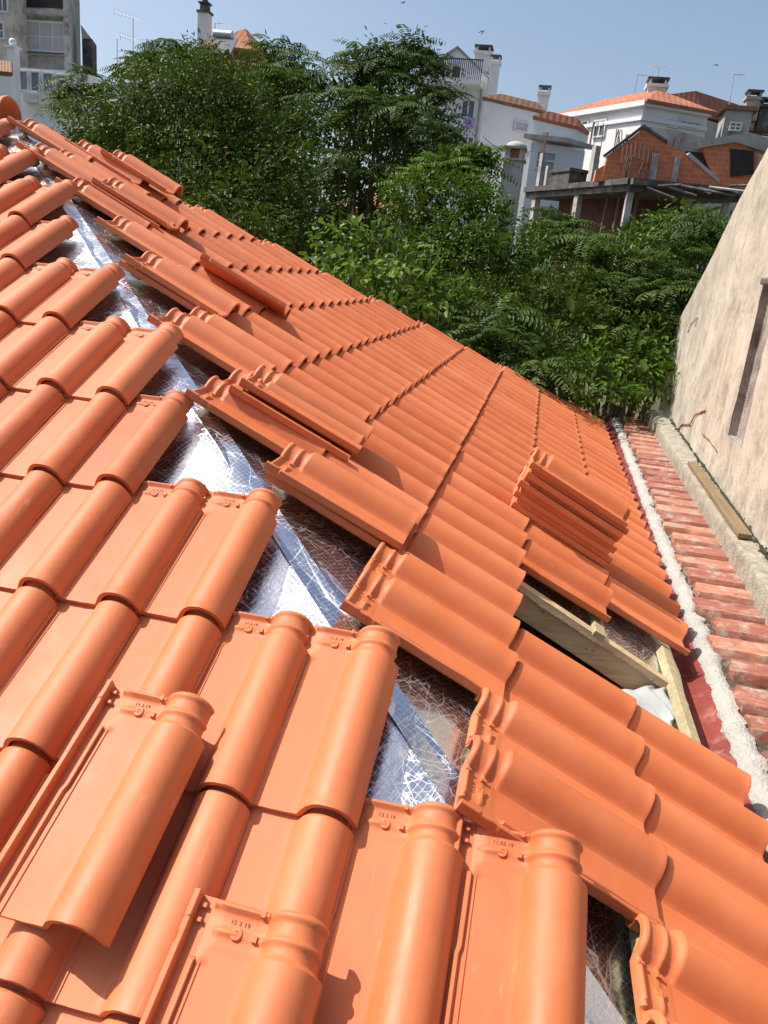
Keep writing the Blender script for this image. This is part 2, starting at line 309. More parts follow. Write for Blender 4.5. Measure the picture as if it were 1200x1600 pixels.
def frame_matrix(ax, org, tilt=0, yaw=0, roll=0):
    m = Matrix((( ax[0].x, ax[1].x, ax[2].x, 0), (ax[0].y, ax[1].y, ax[2].y, 0), (ax[0].z, ax[1].z, ax[2].z, 0), (0, 0, 0, 1)))
    m = m @ Matrix.Rotation(yaw, 4, 'Z') @ Matrix.Rotation(roll, 4, 'Y') @ Matrix.Rotation(tilt, 4, 'X')
    m.translation = org; return m
RAISE = .016
tile_count = 0
def put_tile(ax, org, label, group, tilt=-RAISE/TL, yaw=0, roll=0, jit=1):
    global tile_count
    o = bpy.data.objects.new('clay_tile', TILES[tile_count % 4 if jit else 0]); tile_count += 1; COL.objects.link(o)
    r = random.Random(tile_count*13+5)
    o.matrix_world = frame_matrix(ax, org, tilt+r.uniform(-.003, .003)*jit, yaw+r.uniform(-.006, .006)*jit, roll+r.uniform(-.005, .005)*jit)
    o.location += ax[0]*r.uniform(-.0018, .0018)*jit + ax[1]*r.uniform(-.003, .003)*jit
    return tag(o, label, 'roof tile', group)
def stamp_text(o, txt):
    cu = bpy.data.curves.new('date_stamp', 'FONT'); cu.body = txt; cu.size = .0100; cu.align_x = 'CENTER'; cu.extrude = .0004; cu.space_character = 1.15
    t = bpy.data.objects.new('tmp', cu); COL.objects.link(t); dg = bpy.context.evaluated_depsgraph_get(); me = bpy.data.meshes.new_from_object(t.evaluated_get(dg)); bpy.data.objects.remove(t)
    me.materials.clear(); me.materials.append(STAMP); s = bpy.data.objects.new('date_stamp', me); COL.objects.link(s); s.parent = o; s.location = (.048-CR, .437, .0010)
def seen(P, m=90): u, v, d = to_px(P); return d > 0 and -m < u < 1200+m and -m < v < 1600+m

# near slope: topmost (closest to hip) column of each course
LTOP = {-2: 5, -1: 4, 0: 4, 1: 2, 2: 0, 3: -2, 4: -3, 5: -5, 6: -7, 7: -8, 8: -10, 9: -12}
STAMPS = {(4, 0): '11.03.19', (3, 0): '12.3.19', (2, 1): '11.3.19', (1, 1): '11.3.19', (0, 2): '11.3.19', (-1, 2): '11.3.19', (2, 0): '11.3.19', (-2, 3): '11.3.19', (5, 1): ''}
vis = {}
for j in range(-3, 10):
    for c in range(LTOP.get(j, 4), -34, -1):
        y = -c*W; s_top = j*LC; ends = [LP(y, s_top, .05), LP(y, s_top-TL, .06), LP(y+.15, s_top-.2, 0)]
        if any(seen(p) for p in ends): vis.setdefault(j, []).append(c)
rows = sorted(vis)
for ri, j in enumerate(rows):
    for ci, c in enumerate(vis[j]):
        gap = LTOP.get(j, 4)-c+1
        y = -c*W-(.014 if (c, j) == (4, 0) else 0); org = LP(y, j*LC-TL+.004, RAISE)
        o = put_tile(LAX, org, f'near slope clay tile, {ordw(ri+1)} course from the bottom, {ordw(gap)} left of the foil gap', 'clay tiles laid on the near slope')
        if STAMPS.get((c, j)): stamp_text(o, STAMPS[(c, j)])
# far slope rows, counted from the gutter (k=8) upwards
RSTART = {8: -22, 7: -19, 6: -17, 5: -15, 4: -14, 3: -12, 2: -10, 1: -8, 0: -7, -1: -6, -2: -4}
REND = {8: 13, 7: 11, 6: 10, 5: 8, 4: 7, 3: 5, 2: 3, 1: 2, 0: 0, -1: -2, -2: -4}
for k in range(8, -3, -1):
    i = 0
    for n in range(RSTART[k], REND[k]+1):
        if (k == 8 and -15 <= n <= -12) or (k == 7 and -15 <= n <= -13): continue
        i += 1
        org = RP(X0+n*W, -(k*LC+S0), RAISE-.004)
        o = put_tile(RAX, org, f'far slope clay tile, {ordw(9-k)} row up from the gutter, {ordw(i)} from the foil gap', 'clay tiles laid on the far slope')
        if (k, n) in ((6, -17), (7, -19), (7, -18)): stamp_text(o, '11.3.19')
# loose tiles
def loose(ax, P, label, tilt, yaw=0, roll=0, group='loose clay tiles left on the roof'):
    return put_tile(ax, P, label, group, tilt, yaw, roll)
o = loose(LAX, LP(-.40*W, -.385, .088), 'loose clay tile lying over two rolls at the lower left', -.02, -.03, .0); stamp_text(o, '11.3.19')
o = loose(LAX, LP(-2.03*W, -.745, .086), 'loose clay tile stamped 15 3 19 at the bottom edge', -.02, -.03, .0); stamp_text(o, '15 3 19')
loose(RAX, RP(X0-15.1*W, -.405, .052), 'loose clay tile with broad hollow facing out, above the largest foil patch', -.05)
loose(RAX, RP(X0-13.25*W, -.085, .058), 'lower loose tile of the crosswise pair casting a pointed shadow', -.03, .05)
loose(RAX, RP(X0-13.1*W, -.10, .088), 'upper loose tile of the crosswise pair casting a pointed shadow', -.03, .065)
loose(RAX, RP(X0-10.1*W, .765, .048), 'loose tile doubled over a laid one just above the middle foil strip', -.03)
loose(RAX, RP(X0-6.25*W, 1.54, .050), 'lower loose tile of the pair halfway up the foil gap', -.03)
loose(RAX, RP(X0-6.15*W, 1.51, .082), 'upper loose tile of the pair halfway up the foil gap', -.03, .01)
loose(RAX, RP(X0-3.2*W, 2.13, .060), 'loose tile below another near the roof peak beside the trees', -.03)
loose(RAX, RP(X0-2.5*W, 1.98, .105), 'topmost loose tile resting on others near the roof peak', -.03, .03)
loose(RAX, RP(X0-7.6*W, .69, .052), 'single loose tile seen edge-on, tipped up on the far slope', -.02, .10, .42)
for i in range(10):
    r = random.Random(i+50)
    put_tile(RAX, RP(X0-10.0*W+r.uniform(-.012, .012)-i*.003, -1.20+r.uniform(-.014, .014)+i*.004, .050+i*.0245), f'clay tile in the ten-tile stack near the red gutter, {["lowest", "second from bottom", "third from bottom", "fourth from bottom", "fifth from bottom", "fifth from top", "fourth from top", "third from top", "second from top", "topmost"][i]}', 'stack of spare clay tiles', -.01, r.uniform(-.02, .02), r.uniform(-.01, .01))
# ridge caps at the peak
def ridge_cap(P, axis, label):
    mb = MB(); ax = Vector(axis).normalized(); side = ax.cross(Vector((0, 0, 1))).normalized(); up = side.cross(ax); n = 14; vs = []; fs = []
    if up.z < 0: up = -up
    prof = [(0, .115), (.015, .118), (.02, .112), (.40, .098), (.42, .092)]
    for t, r in prof:
        for q in (r, r-.013):
            for i in range(n+1): a = math.pi*i/n; vs.append(Vector(P)+ax*t+side*math.cos(a)*q+up*math.sin(a)*q)
    m = n+1
    for j in range(len(prof)-1):
        for i in range(n):
            a = j*2*m+i; fs.append((a, a+1, a+2*m+1, a+2*m)); b = a+m; fs.append((b, b+2*m, b+2*m+1, b+1))
    for base in (0, (len(prof)-1)*2*m):
        for i in range(n): fs.append((base+i, base+i+1, base+m+i+1, base+m+i))
    for j in range(len(prof)-1):
        for i in (0, n): a = j*2*m+i; fs.append((a, a+2*m, a+3*m, a+m))
    mb.add(vs, fs); o = mb.build('ridge_cap', TERRA, smooth=True); return tag(o, label, 'ridge tile', 'rounded ridge caps')
XA, YA = 3.42, 2.66; ZA = XA*math.tan(TH)
ridge_cap((XA-.02, YA+.02, ZA-.015), (0, 1, 0), 'rounded clay ridge cap with its open end showing at the roof peak')
ridge_cap((XA-.02, YA+.40, ZA-.020), (0, 1, 0), 'rounded clay ridge cap just behind the open one at left edge')
ridge_cap((XA-.02, YA+.78, ZA-.020), (0, 1, 0), 'rounded clay ridge cap third along, at the far left edge')

# ------------------------------------------------------------------ under the tiles
def fbm(p, o=4):
    s, a, t = 0, 1, 0
    for i in range(o): s += a*noise.noise(Vector(p)*(2**i)); t += a; a *= .55
    return s/t
def foil_sheet(name, PF, u0, u1, s0, s1, clip, hole, label, du=.025, h=-.055, sag=.02):
    nu, ns = int((u1-u0)/du)+1, int((s1-s0)/du)+1; vs = []; ok = []
    for j in range(ns):
        s = s0+j*du
        for i in range(nu):
            u = u0+i*du; sm_ = clip(u); q = min(s, sm_); ok.append(s < sm_)
            hh = h+sag*fbm((u*2.1, q*2.1, 3), 2)+.009*abs(fbm((u*3.5, q*3.5, 9), 2))+.0012*fbm((u*16, q*16, 1), 3)
            edge = min(1, max(0, (sm_-q)/.08)); hh += -.012*(1-edge)
            vs.append(PF(u, q, hh))
    fs = []
    for j in range(ns-1):
        for i in range(nu-1):
            a = j*nu+i; cu, cs = u0+(i+.5)*du, s0+(j+.5)*du
            if (ok[a] or ok[a+1]) and not (hole and hole(cu, cs)): fs.append((a, a+1, a+nu+1, a+nu))
    mb = MB(); mb.add(vs, fs); o = mb.build(name, FOIL, smooth=True, ang=50); return tag(o, label, 'foil')
hipS = lambda x: (x-.751)/CT
foil_sheet('reflective_foil_sheet', lambda u, s, h: LP(u, s, h), -2.2, 3.2, -1.6, 3.9, lambda y: min((y+.751)/CT+.03, 3.75), None, 'silver wrinkled insulation foil showing in the diagonal gap under the near tiles')
HOLE = lambda x, s: (X0-15.9*W < x < X0-13.3*W and s < -.72) or (x < X0-13.3*W and x > X0-15.9*W and s < -.7)
foil_sheet('reflective_foil_sheet', lambda u, s, h: RP(u, s, h), -.6, 7.4, -1.62, 3.0, lambda x: min(hipS(x)+.012, 2.97 - max(0, (x-XA))/CT), HOLE, 'silver wrinkled insulation foil beneath the far slope tiles')
# battens
bn = 0
for ri, j in enumerate(rows):
    s = j*LC-.050; y1 = max(-(LTOP.get(j, 4)+.10)*W, s*CT-.751+.03); y0 = 3.0
    mb = MB(); mb.box(LP((y0+y1)/2, s, -.0265), LAX, (y0-y1, .045, .024)); tag(mb.build('wooden_batten', BATTEN, bevel=.002), f'greenish wooden batten under the {ordw(ri+1)} course of near slope tiles', 'batten', 'wooden roof battens')
for k in range(8, -3, -1):
    s = -(k*LC+S0)+TL-.050; x0 = max(s*CT+.751+.02, X0+(RSTART[k]-.55)*W) if k < 7 else X0+RSTART[k]*W; x1 = X0+(REND[k]+.4)*W; segs = [(x0, x1)]
    if k == 8: segs = [(x0, X0-15.9*W), (X0-13.3*W, x1)]
    for a, b in segs:
        mb = MB(); mb.box(RP((a+b)/2, s, -.0265), RAX, (b-a, .045, .024)); tag(mb.build('wooden_batten', BATTEN, bevel=.002), f'greenish wooden batten under the {ordw(9-k)} row of far slope tiles' + (', near piece' if len(segs) > 1 and a == x0 else ', far piece' if len(segs) > 1 else ''), 'batten', 'wooden roof battens')
# opening with rafter, batten and fabric
mb = MB(); mb.box(RP(X0-13.25*W+.02, -1.03, -.088), RAX, (.045, 1.02, .115)); r = mb.build('rafter_board', PINE, bevel=.002); tag(r, 'pale pine rafter board exposed in the opening between tiles', 'rafter')
for (ds, dh, w, hh) in ((-.86, -.058, .012, .018), (-.835, -.061, .010, .006), (-.99, -.073, .006, .008), (-1.20, -.098, .005, .006), (-1.225, -.088, .006, .005)):
    mb = MB(); mb.box(RP(X0-13.25*W+.02-.0235, ds+.0, dh), RAX, (.001, w, hh)); mb.build('stain_mark', CRACK, r)
mb = MB(); mb.box(RP(X0-13.75*W, -1.535, -.030), RAX, (.82, .040, .040)); tag(mb.build('eaves_batten', BATTEN, bevel=.003), 'square yellow-green eaves batten beside the red gutter', 'batten')
mb = MB()
for i, sx in enumerate((-17.2, -20.5)): mb.box(RP(X0+sx*W, -1.03, -.125), RAX, (.045, 1.02, .12))
tag(mb.build('rafter_board', PINE), 'pine rafter hidden under the near rows', 'rafter') if False else bpy.data.objects.remove(mb.build('tmp', PINE))
vs = []; nu, nv = 15, 13
for j in range(nv):
    for i in range(nu):
        x = X0-(13.35+1.75*j/(nv-1))*W; t = i/(nu-1); s = -1.515+.02*math.sin(j*.9)+t*(.10+.05*math.sin(j*.7)); h = -.052+.010*math.sin(i*1.1+j*.6)-.10*t*t-.012*math.sin(j*1.3)*t
        vs.append(RP(x, s, h))
mb = MB(); mb.add(vs, [(j*nu+i, j*nu+i+1, (j+1)*nu+i+1, (j+1)*nu+i) for j in range(nv-1) for i in range(nu-1)]); o = mb.build('membrane_fold', FABRIC, smooth=True, ang=180); so = o.modifiers.new('s', 'SOLIDIFY'); so.thickness = .003; tag(o, 'white roofing membrane folded down at the edge of the opening', 'membrane')
# house body below the roof, far roof deck
mb = MB(); ye = -1.36; 
mb.abox((-4, ye-.02, -5.2), (8.0, ye+.10, -.42)); mb.abox((-4, ye+.1, -5.2), (8.0, 9, -2.9)); mb.abox((7.9, ye+.1, -5.2), (8.0, 9, -.40))
hw = tag(mb.build('house_walls', GREYREN), 'rendered walls of the house carrying the new clay roof', 'house')
mb = MB(); mb.abox((.3, ye+.101, -.80), (5.5, 1.5, -.72)); mb.build('attic_shade_floor', DARK, hw)  # near-black slab added so the attic void reads as deep shade
mb = MB(); mb.abox((.25, ye+.101, -.72), (.30, 1.5, -.42)); mb.build('attic_shade_partition', DARK, hw)  # near-black as well, the attic's shade put into its colour
mb = MB(); A = Vector((XA+.02, YA, ZA-.07)); Bp = Vector((7.35, -1.35, -.32)); C_ = Vector((7.35, 6, -.32)); D_ = Vector((XA+.02, 6, ZA-.07))
mb.prism([A, Bp, C_, D_], (0, 0, -.03)); 
mb.prism([LP(3.2, -3.4, -.09), LP(9, -3.4, -.09), LP(9, 3.75, -.09), LP(3.2, 3.75, -.09)], (0, 0, -.03))
tag(mb.build('roof_deck', PINE), 'boarded roof deck on the hidden rear side of the roof', 'roof deck')

# ------------------------------------------------------------------ gutter, ledge, kerb, wall
def skew(x, y): return y-.018*(x-2.5)
def strip(name, m, xs, prof, label=None, cat=None, kind=None, jag=None, smooth=True, ang=60):
    vs = []; n = len(prof)
    for a, x in enumerate(xs):
        for b, (y, z) in enumerate(prof):
            dy, dz = jag(x, b) if jag else (0, 0); vs.append((x, skew(x, y)+dy, z+dz))
    fs = [(i*n+j, (i+1)*n+j, (i+1)*n+j+1, i*n+j+1) for i in range(len(xs)-1) for j in range(n-1)]
    mb = MB(); mb.add(vs, fs+[tuple(range(n))] + [tuple(range((len(xs)-1)*n, len(xs)*n))]); o = mb.build(name, m, smooth=smooth, ang=ang); return tag(o, label, cat, kind=kind)
DEBRIS = simple('brown_debris', (.11, .08, .06), 1, .5, 24, .9, .02, dirt=(.42, .38, .33), dsc=7, dlo=.56, dhi=.66)
xs = np.arange(-1.5, 8.15, .04)
strip('gutter', REDP, xs, [(-1.10, -.36), (-1.22, -.385), (-1.30, -.44), (-1.38, -.475), (-1.46, -.468), (-1.51, -.445), (-1.545, -.41), (-1.60, -.408)], 'gutter channel coated with glossy red waterproofing along the eaves', 'gutter', jag=lambda x, b: (0, .005*fbm((x*6, b*.7, 4), 3)))
strip('mortar_edge', MORTAR, np.arange(-1.5, 8.12, .015), [(-1.548, -.52), (-1.551, -.412), (-1.562, -.392), (-1.580, -.380), (-1.600, -.376), (-1.628, -.384), (-1.64, -.45)], 'rough white mortar bead between the red gutter and old tiles', 'mortar', jag=lambda x, b: ((.014 if b < 4 else .055)*fbm((x*4, 1+(b > 3)*5, 7), 4)+(.020 if b < 4 else .040)*fbm((x*16, b*.12, 3), 3), (.016*fbm((x*9, b*.8, 5), 5)+.010*fbm((x*2.5, 4, 5), 2) if 1 < b < 6 else 0)))
mb = MB(); mb.abox((-1.6, -2.6, -5.2), (8.15, -1.64, -.40)); tag(mb.build('party_wall', MORTAR), 'masonry party wall carrying the row of old tiles', 'wall')
i = 0; x = .62
while x < 8.08:
    r = random.Random(i+900); wd = .182+r.uniform(-.014, .014); L = .300+r.uniform(-.045, .01); m = OLDTILE if r.random() < .72 else OLDTILE2
    y1 = skew(x, -1.935); y0 = y1+L+.01; nu, nv = 9, 15; mb = MB(); vs = []; hh = .018+r.uniform(0, .010); brk = r.uniform(.35, .8) if r.random() < .22 else 2
    for b in range(nv):
        t = b/(nv-1); jag = .016*fbm((t*0, i*3.1, 1)) 
        for a in range(nu):
            q = a/(nu-1); ang = q*math.pi; yy = y1+(y0-y1)*t+(.050*fbm((q*4, i*1.7, 4), 3) if b == nv-1 else 0)
            ww = wd*(.5 if False else 1); left = x - ww/2 + (.035*sm(brk-.04, brk+.04, t) if q < .3 else 0)
            z = -.404+hh*.5+.034*min(1, math.sin(ang)*3.2)+.007*math.sin(q*9.4+.6*math.sin(i))*math.sin(ang)-.016*max(0, math.sin(ang)-.5)+.004*fbm((q*5, t*6, i), 3)
            xx = left+(x+ww/2-left)*q+.010*fbm((t*6, i*2.3, 0), 3); vs.append((xx, yy, z))
    mb.add(vs, [(b*nu+a, b*nu+a+1, (b+1)*nu+a+1, (b+1)*nu+a) for b in range(nv-1) for a in range(nu-1)])
    base = [(v[0], v[1], -.41) for v in vs]
    ob = len(vs); mb.v += base
    for b in range(nv-1):
        for a in (0, nu-1): p, q2 = b*nu+a, (b+1)*nu+a; mb.f.append((p, q2, q2+ob, p+ob)); mb.m.append(0)
    for b in (0, nv-1):
        for a in range(nu-1): p, q2 = b*nu+a, b*nu+a+1; mb.f.append((p, q2, q2+ob, p+ob)); mb.m.append(0)
    o = mb.build('old_ridge_tile', m, smooth=True, ang=50); tag(o, f'weathered old red tile set crosswise on the party wall, {ordw(i+1)} from the viewer', 'old tile', 'old tiles set across the party wall')
    i += 1; x += .218+r.uniform(-.012, .012)
strip('mortar_bed', DEBRIS, np.arange(-1.5, 8.12, .02), [(-1.60, -.42), (-1.61, -.392), (-1.75, -.400), (-1.92, -.400), (-1.94, -.42)], 'pale mortar bed filling between the old tiles', 'mortar', jag=lambda x, b: (0, .013*fbm((x*11, b*1.7, 5), 4) if 0 < b < 4 else 0))
strip('concrete_kerb', KERB, np.arange(-1.5, 8.12, .025), [(-1.915, -.46), (-1.913, -.30), (-1.914, -.252), (-1.921, -.242), (-2.02, -.238), (-2.12, -.235), (-2.30, -.235)], 'rough lichen-covered concrete kerb along the foot of the plaster wall', 'kerb', jag=lambda x, b: (.006*fbm((x*6, 1, 1), 4) if b < 4 else 0, .004*fbm((x*7, b*.6, 2), 4) if b > 1 else 0))
mb = MB(); a, b = at_z(1082, 724, -.215), at_z(1164, 838, -.215); a, b = Vector(a), Vector(b); d = (b-a).normalized(); sd = d.cross(Vector((0, 0, 1)))
mb.box((a+b)/2, (d, sd, Vector((0, 0, 1))), ((b-a).length, .075, .028)); tag(mb.build('timber_plank', PLANK, bevel=.003), 'weathered brown plank lying on the concrete kerb', 'plank')
# plaster wall
def wy(x): return -2.045-.034*(x-3)
def on_wall(u, v):
    d = ray(u, v); t = (wy(CP[0])-CP[1])/(d[1]+.034*d[0]); return CP+d*t
out = [on_wall(*q) for q in [(1040, 610), (1048, 545), (1055, 505), (1073, 473), (1087, 446), (1102, 417), (1117, 387), (1133, 352), (1150, 317), (1167, 284), (1200, 225)]]
ox = [p[0] for p in out]; oz = [p[2] for p in out]; xe = max(ox)
pts = sorted(zip(ox[2:], oz[2:])); slope = (pts[0][1]-pts[2][1])/(pts[0][0]-pts[2][0])
def wtop(x):
    if x <= pts[0][0]: return pts[0][1]+slope*(x-pts[0][0])*.8
    for (xa, za), (xb, zb) in zip(pts, pts[1:]):
        if xa <= x <= xb: return za+(zb-za)*(x-xa)/(xb-xa)
    return pts[-1][1]
rx0, rx1, rz0 = on_wall(1160, 690)[0], on_wall(1138, 680)[0], on_wall(1138, 680)[2]; rz1 = on_wall(1188, 445)[2]
xcol = sorted(set([round(float(q), 3) for q in np.arange(-.6, pts[-1][0], .06) if abs(q-rx0) > .02 and abs(q-rx1) > .02]+[float(rx0), float(rx1), pts[-1][0]]))
zfix = sorted(set([round(float(q), 3) for q in np.arange(-.5, 1.30, .06) if abs(q-rz0) > .02 and abs(q-rz1) > .02]+[float(rz0), float(rz1)])); nz_ = len(zfix)+14
vs = []; F = []; nx_ = len(xcol)
for x in xcol:
    tp = wtop(x)
    for b in range(nz_):
        if tp > zfix[-1]+.25: z = zfix[b] if b < len(zfix) else zfix[-1]+(tp-zfix[-1])*(b-len(zfix)+1)/14
        else: z = -.5+(tp+.5)*b/(nz_-1)
        edge = sm(.25, 0, tp-z) if False else max(0, 1-(tp-z)/.12); far = max(0, 1-(pts[-1][0]-x)/.10)
        vs.append((x+.02*far*fbm((z*5, 1, 1), 3), wy(x)+(.013*fbm((x*2.2, z*2.2, 8), 4)+.006*fbm((x*9, z*9, 2), 4))*(1-edge*.6)-.015*max(edge, far)**2, z+.006*fbm((x*9, 3, 1), 3)*edge))
for i in range(nx_-1):
    for b in range(nz_-1):
        cx_ = (xcol[i]+xcol[i+1])/2; cz = (vs[i*nz_+b][2]+vs[i*nz_+b+1][2])/2
        if rx0 < cx_ < rx1 and rz0 < cz < rz1: continue
        a = i*nz_+b; F.append((a, a+nz_, a+nz_+1, a+1))
mb = MB(); mb.add(vs, F)
back = []
for x in xcol: back += [(x, wy(x)-.45, -.5), (x, wy(x)-.45, wtop(x))]
ob = len(mb.v); mb.v += back
for i in range(nx_-1):
    mb.f += [(ob+2*i, ob+2*i+1, ob+2*i+3, ob+2*i+2), (i*nz_+nz_-1, (i+1)*nz_+nz_-1, ob+2*i+3, ob+2*i+1)]; mb.m += [0, 0]
e = (nx_-1)*nz_; mb.f.append(tuple(e+b for b in range(nz_))+(ob+2*nx_-1, ob+2*nx_-2)); mb.m.append(0)
wallr = empty('plaster_wall', (4, -2.1, -.5), 'tall old cream plaster wall with worn sloping top at right', 'wall')
mb.build('wall_face', PLASTER, wallr, smooth=True, ang=50)
mb = MB(); dp = .055; y0 = wy(rx0)
q = lambda x, dy, z: (x, wy(x)-dy, z)
mb.add([q(rx0, 0, rz0), q(rx1, 0, rz0), q(rx1, dp, rz0), q(rx0, dp, rz0), q(rx0, 0, rz1), q(rx1, 0, rz1), q(rx1, dp, rz1), q(rx0, dp, rz1)], [(0, 1, 2, 3), (1, 5, 6, 2), (2, 6, 7, 3), (0, 3, 7, 4), (4, 7, 6, 5)])
mb.build('recess', simple('grey_patch_render', (.30, .275, .245), .95, .3, 9, .7, .02, dirt=(.12, .10, .09), dsc=4), wallr)
mb = MB(); mb.box(((rx0+rx1)/2+.02, wy(rx0)-.005, rz1+.02), ((1, 0, 0), (0, 1, 0), (0, 0, 1)), (.34, .05, .045)); mb.build('lintel_stone', STONE, wallr, bevel=.012)
def wall_line(pts_, r, m, name, lift=.004):
    P = [on_wall(*p) for p in pts_]; Q = []
    for a, b in zip(P, P[1:]):
        for t in np.linspace(0, 1, 6, endpoint=False): Q.append(a+(b-a)*t)
    Q.append(P[-1]); Q = [(p[0]+.010*fbm((i*.9, 1, 2), 2), p[1]+lift+.006, p[2]+.010*fbm((i*.8, 5, 2), 2)) for i, p in enumerate(Q)]
    rr = [r*(.5+abs(fbm((i*.7, 9, 3), 2))*1.6) for i in range(len(Q))]; mb = MB(); mb.tube(Q, rr, 5); return mb.build(name, m, wallr, smooth=True, ang=180)
wall_line([(1057, 675), (1068, 663), (1080, 663), (1088, 648), (1103, 642)], .009, CRACK, 'crack')
wall_line([(1099, 678), (1110, 688), (1122, 705)], .005, CRACK, 'crack')
wall_line([(1076, 520), (1082, 505), (1092, 495), (1088, 510)], .006, GREYREN, 'crack')
# moss and debris in the joint at the wall foot
mb = MB(); r = random.Random(3)
for i in range(150):
    x = r.uniform(1.5, 7.4); 
    if fbm((x*1.6, 2, 2), 2) < -.12 and r.random() < .8: continue
    c = Vector((x, wy(x)+r.uniform(-.005, .03), -.236+r.uniform(0, .045)*r.random())); s = r.uniform(.004, .013)
    mb.box(c, (Vector((1, r.uniform(-.6, .6), .3)).normalized(), Vector((-.3, 1, r.uniform(-.6, .6))).normalized(), Vector((.2, -.3, 1)).normalized()), (s*1.6, s, s*.8))
vsj = []; xj = np.arange(1.2, 7.5, .02)
for x in xj:
    wj = max(0, .010+.030*fbm((x*3.3, 7, 1), 4)+.018*fbm((x*15, 3, 1), 2)); vsj += [(x, wy(x)-.01, -.2285+wj*.9), (x, wy(x)+.006+wj*.9, -.2290)]
mb.add(vsj, [(2*i, 2*i+1, 2*i+3, 2*i+2) for i in range(len(xj)-1)])
tag(mb.build('moss', MOSS), 'dark moss and crumbs in the joint at the wall foot', 'moss', kind='stuff')

# ------------------------------------------------------------------ ground and far ground
mb = MB(); G = 60; vs = []
for j in range(G+1):
    for i in range(G+1):
        x = -20+ (i/G)**1.8*900-0; y = (j/G*2-1); y = math.copysign(abs(y)**1.8*700, y); h = -5.2+6.5*sm(12, 34, x)+(4 if x > 60 else 0)*sm(60, 200, x)
        vs.append((x, y, h+.25*fbm((x*.2, y*.2, 0), 3)))
mb.add(vs, [(j*(G+1)+i, j*(G+1)+i+1, (j+1)*(G+1)+i+1, (j+1)*(G+1)+i) for j in range(G) for i in range(G)])
tag(mb.build('ground', EARTH, smooth=True, ang=180), kind='structure')

# ------------------------------------------------------------------ far buildings
UP = Vector((0, 0, 1))
def V(p): return Vector([float(q) for q in p])
def wall_prism(mb, plan, z0, z1, mi=0):
    mb.prism([(p[0], p[1], z0) for p in plan], (0, 0, z1-z0), mi)
class Facade:
    """vertical rectangle between two plan points; opening placed by photo survey"""
    def __init__(s, a, b): s.a = V(a); s.b = V(b); s.d = (s.b-s.a); s.d.z = 0; s.d.normalize(); s.n = s.d.cross(UP); 
    def side(s):
        if s.n.dot(V(CP)-s.a) < 0: s.n = -s.n
        return s
    def hit(s, u, v):
        d = V(ray(u, v)); c = V(CP); t = (s.a-c).dot(s.n)/d.dot(s.n); return c+d*t
    def rect(s, u0, v0, u1, v1):
        p, q = s.hit(u0, v0), s.hit(u1, v1); t0, t1 = (p-s.a).dot(s.d), (q-s.a).dot(s.d); return min(t0, t1), max(t0, t1), min(p.z, q.z), max(p.z, q.z)
    def box(s, mb, t0, t1, z0, z1, out, dep, mi=0):
        c = s.a+s.d*((t0+t1)/2)+s.n*(out-dep/2); c.z = (z0+z1)/2; mb.box(c, (s.d, s.n, UP), (t1-t0, dep, z1-z0), mi)
def window(parent, fc, rc, nx=2, ny=1, glass=None, fr=.07, name='window', frame=None):
    t0, t1, z0, z1 = fc.rect(*rc); mb = MB(); fc.box(mb, t0+fr, t1-fr, z0+fr, z1-fr, .025, .04); w = mb.build('pane', glass or GLASS)
    mb = MB()
    fc.box(mb, t0, t0+fr, z0, z1, .08, .08); fc.box(mb, t1-fr, t1, z0, z1, .08, .08); fc.box(mb, t0+fr, t1-fr, z1-fr, z1, .078, .08); fc.box(mb, t0+fr, t1-fr, z0, z0+fr, .10, .10)
    for i in range(1, nx): t = t0+(t1-t0)*i/nx; fc.box(mb, t-.03, t+.03, z0+fr, z1-fr, .07, .05)
    for i in range(1, ny): z = z0+(z1-z0)*i/ny; fc.box(mb, t0+fr, t1-fr, z-.03, z+.03, .066, .05)
    f = mb.build(name, frame or FRAME, parent); w.parent = f; w.matrix_parent_inverse = f.matrix_world.inverted() @ Matrix.Identity(4)
    w.matrix_parent_inverse = Matrix.Translation(-V(parent.location)).inverted() @ Matrix.Translation(-V(parent.location)) if False else Matrix.Translation(-V(f.matrix_world.translation)) 
    return f
def fix_sub(child, part):
    child.parent = part; bpy.context.view_layer.update(); child.matrix_parent_inverse = part.matrix_world.inverted()
def hip_roof(mb, A, B, Cc, D, rise, over=.35, inset=.45):
    """A,B,C,D eave corners (Vector, same z) in order; ridge along the longer axis"""
    P = [V(A), V(B), V(Cc), V(D)]; cen = sum(P, Vector())/4
    P = [p+((p-cen).normalized()*over) for p in P]; 
    if (P[1]-P[0]).length < (P[2]-P[1]).length: P = P[1:]+P[:1]
    m1 = (P[0]+P[3])/2; m2 = (P[1]+P[2])/2; ax = (m2-m1); w = (P[3]-P[0]).length*inset; L = ax.length; ax.normalize()
    w = min(w, L*.45); r1 = m1+ax*w+UP*rise; r2 = m2-ax*w+UP*rise; lo = [p-UP*.12 for p in P]
    mb.add(P+[r1, r2]+lo, [(0, 1, 5, 4), (1, 2, 5), (2, 3, 4, 5), (3, 0, 4), (9, 8, 7, 6), (0, 6, 7, 1), (1, 7, 8, 2), (2, 8, 9, 3), (3, 9, 6, 0)])
def corner4(u1, v1, u2, v2, u3, v3, x2):
    """near corner (u2,v2) at x2, left and right eave ends on the same height; returns A(left) B(near) C(right) D(back)"""
    B = at_x(u2, v2, x2); A = at_z(u1, v1, B[2]); Cc = at_z(u3, v3, B[2]); D = A+Cc-B; return V(A), V(B), V(Cc), V(D)
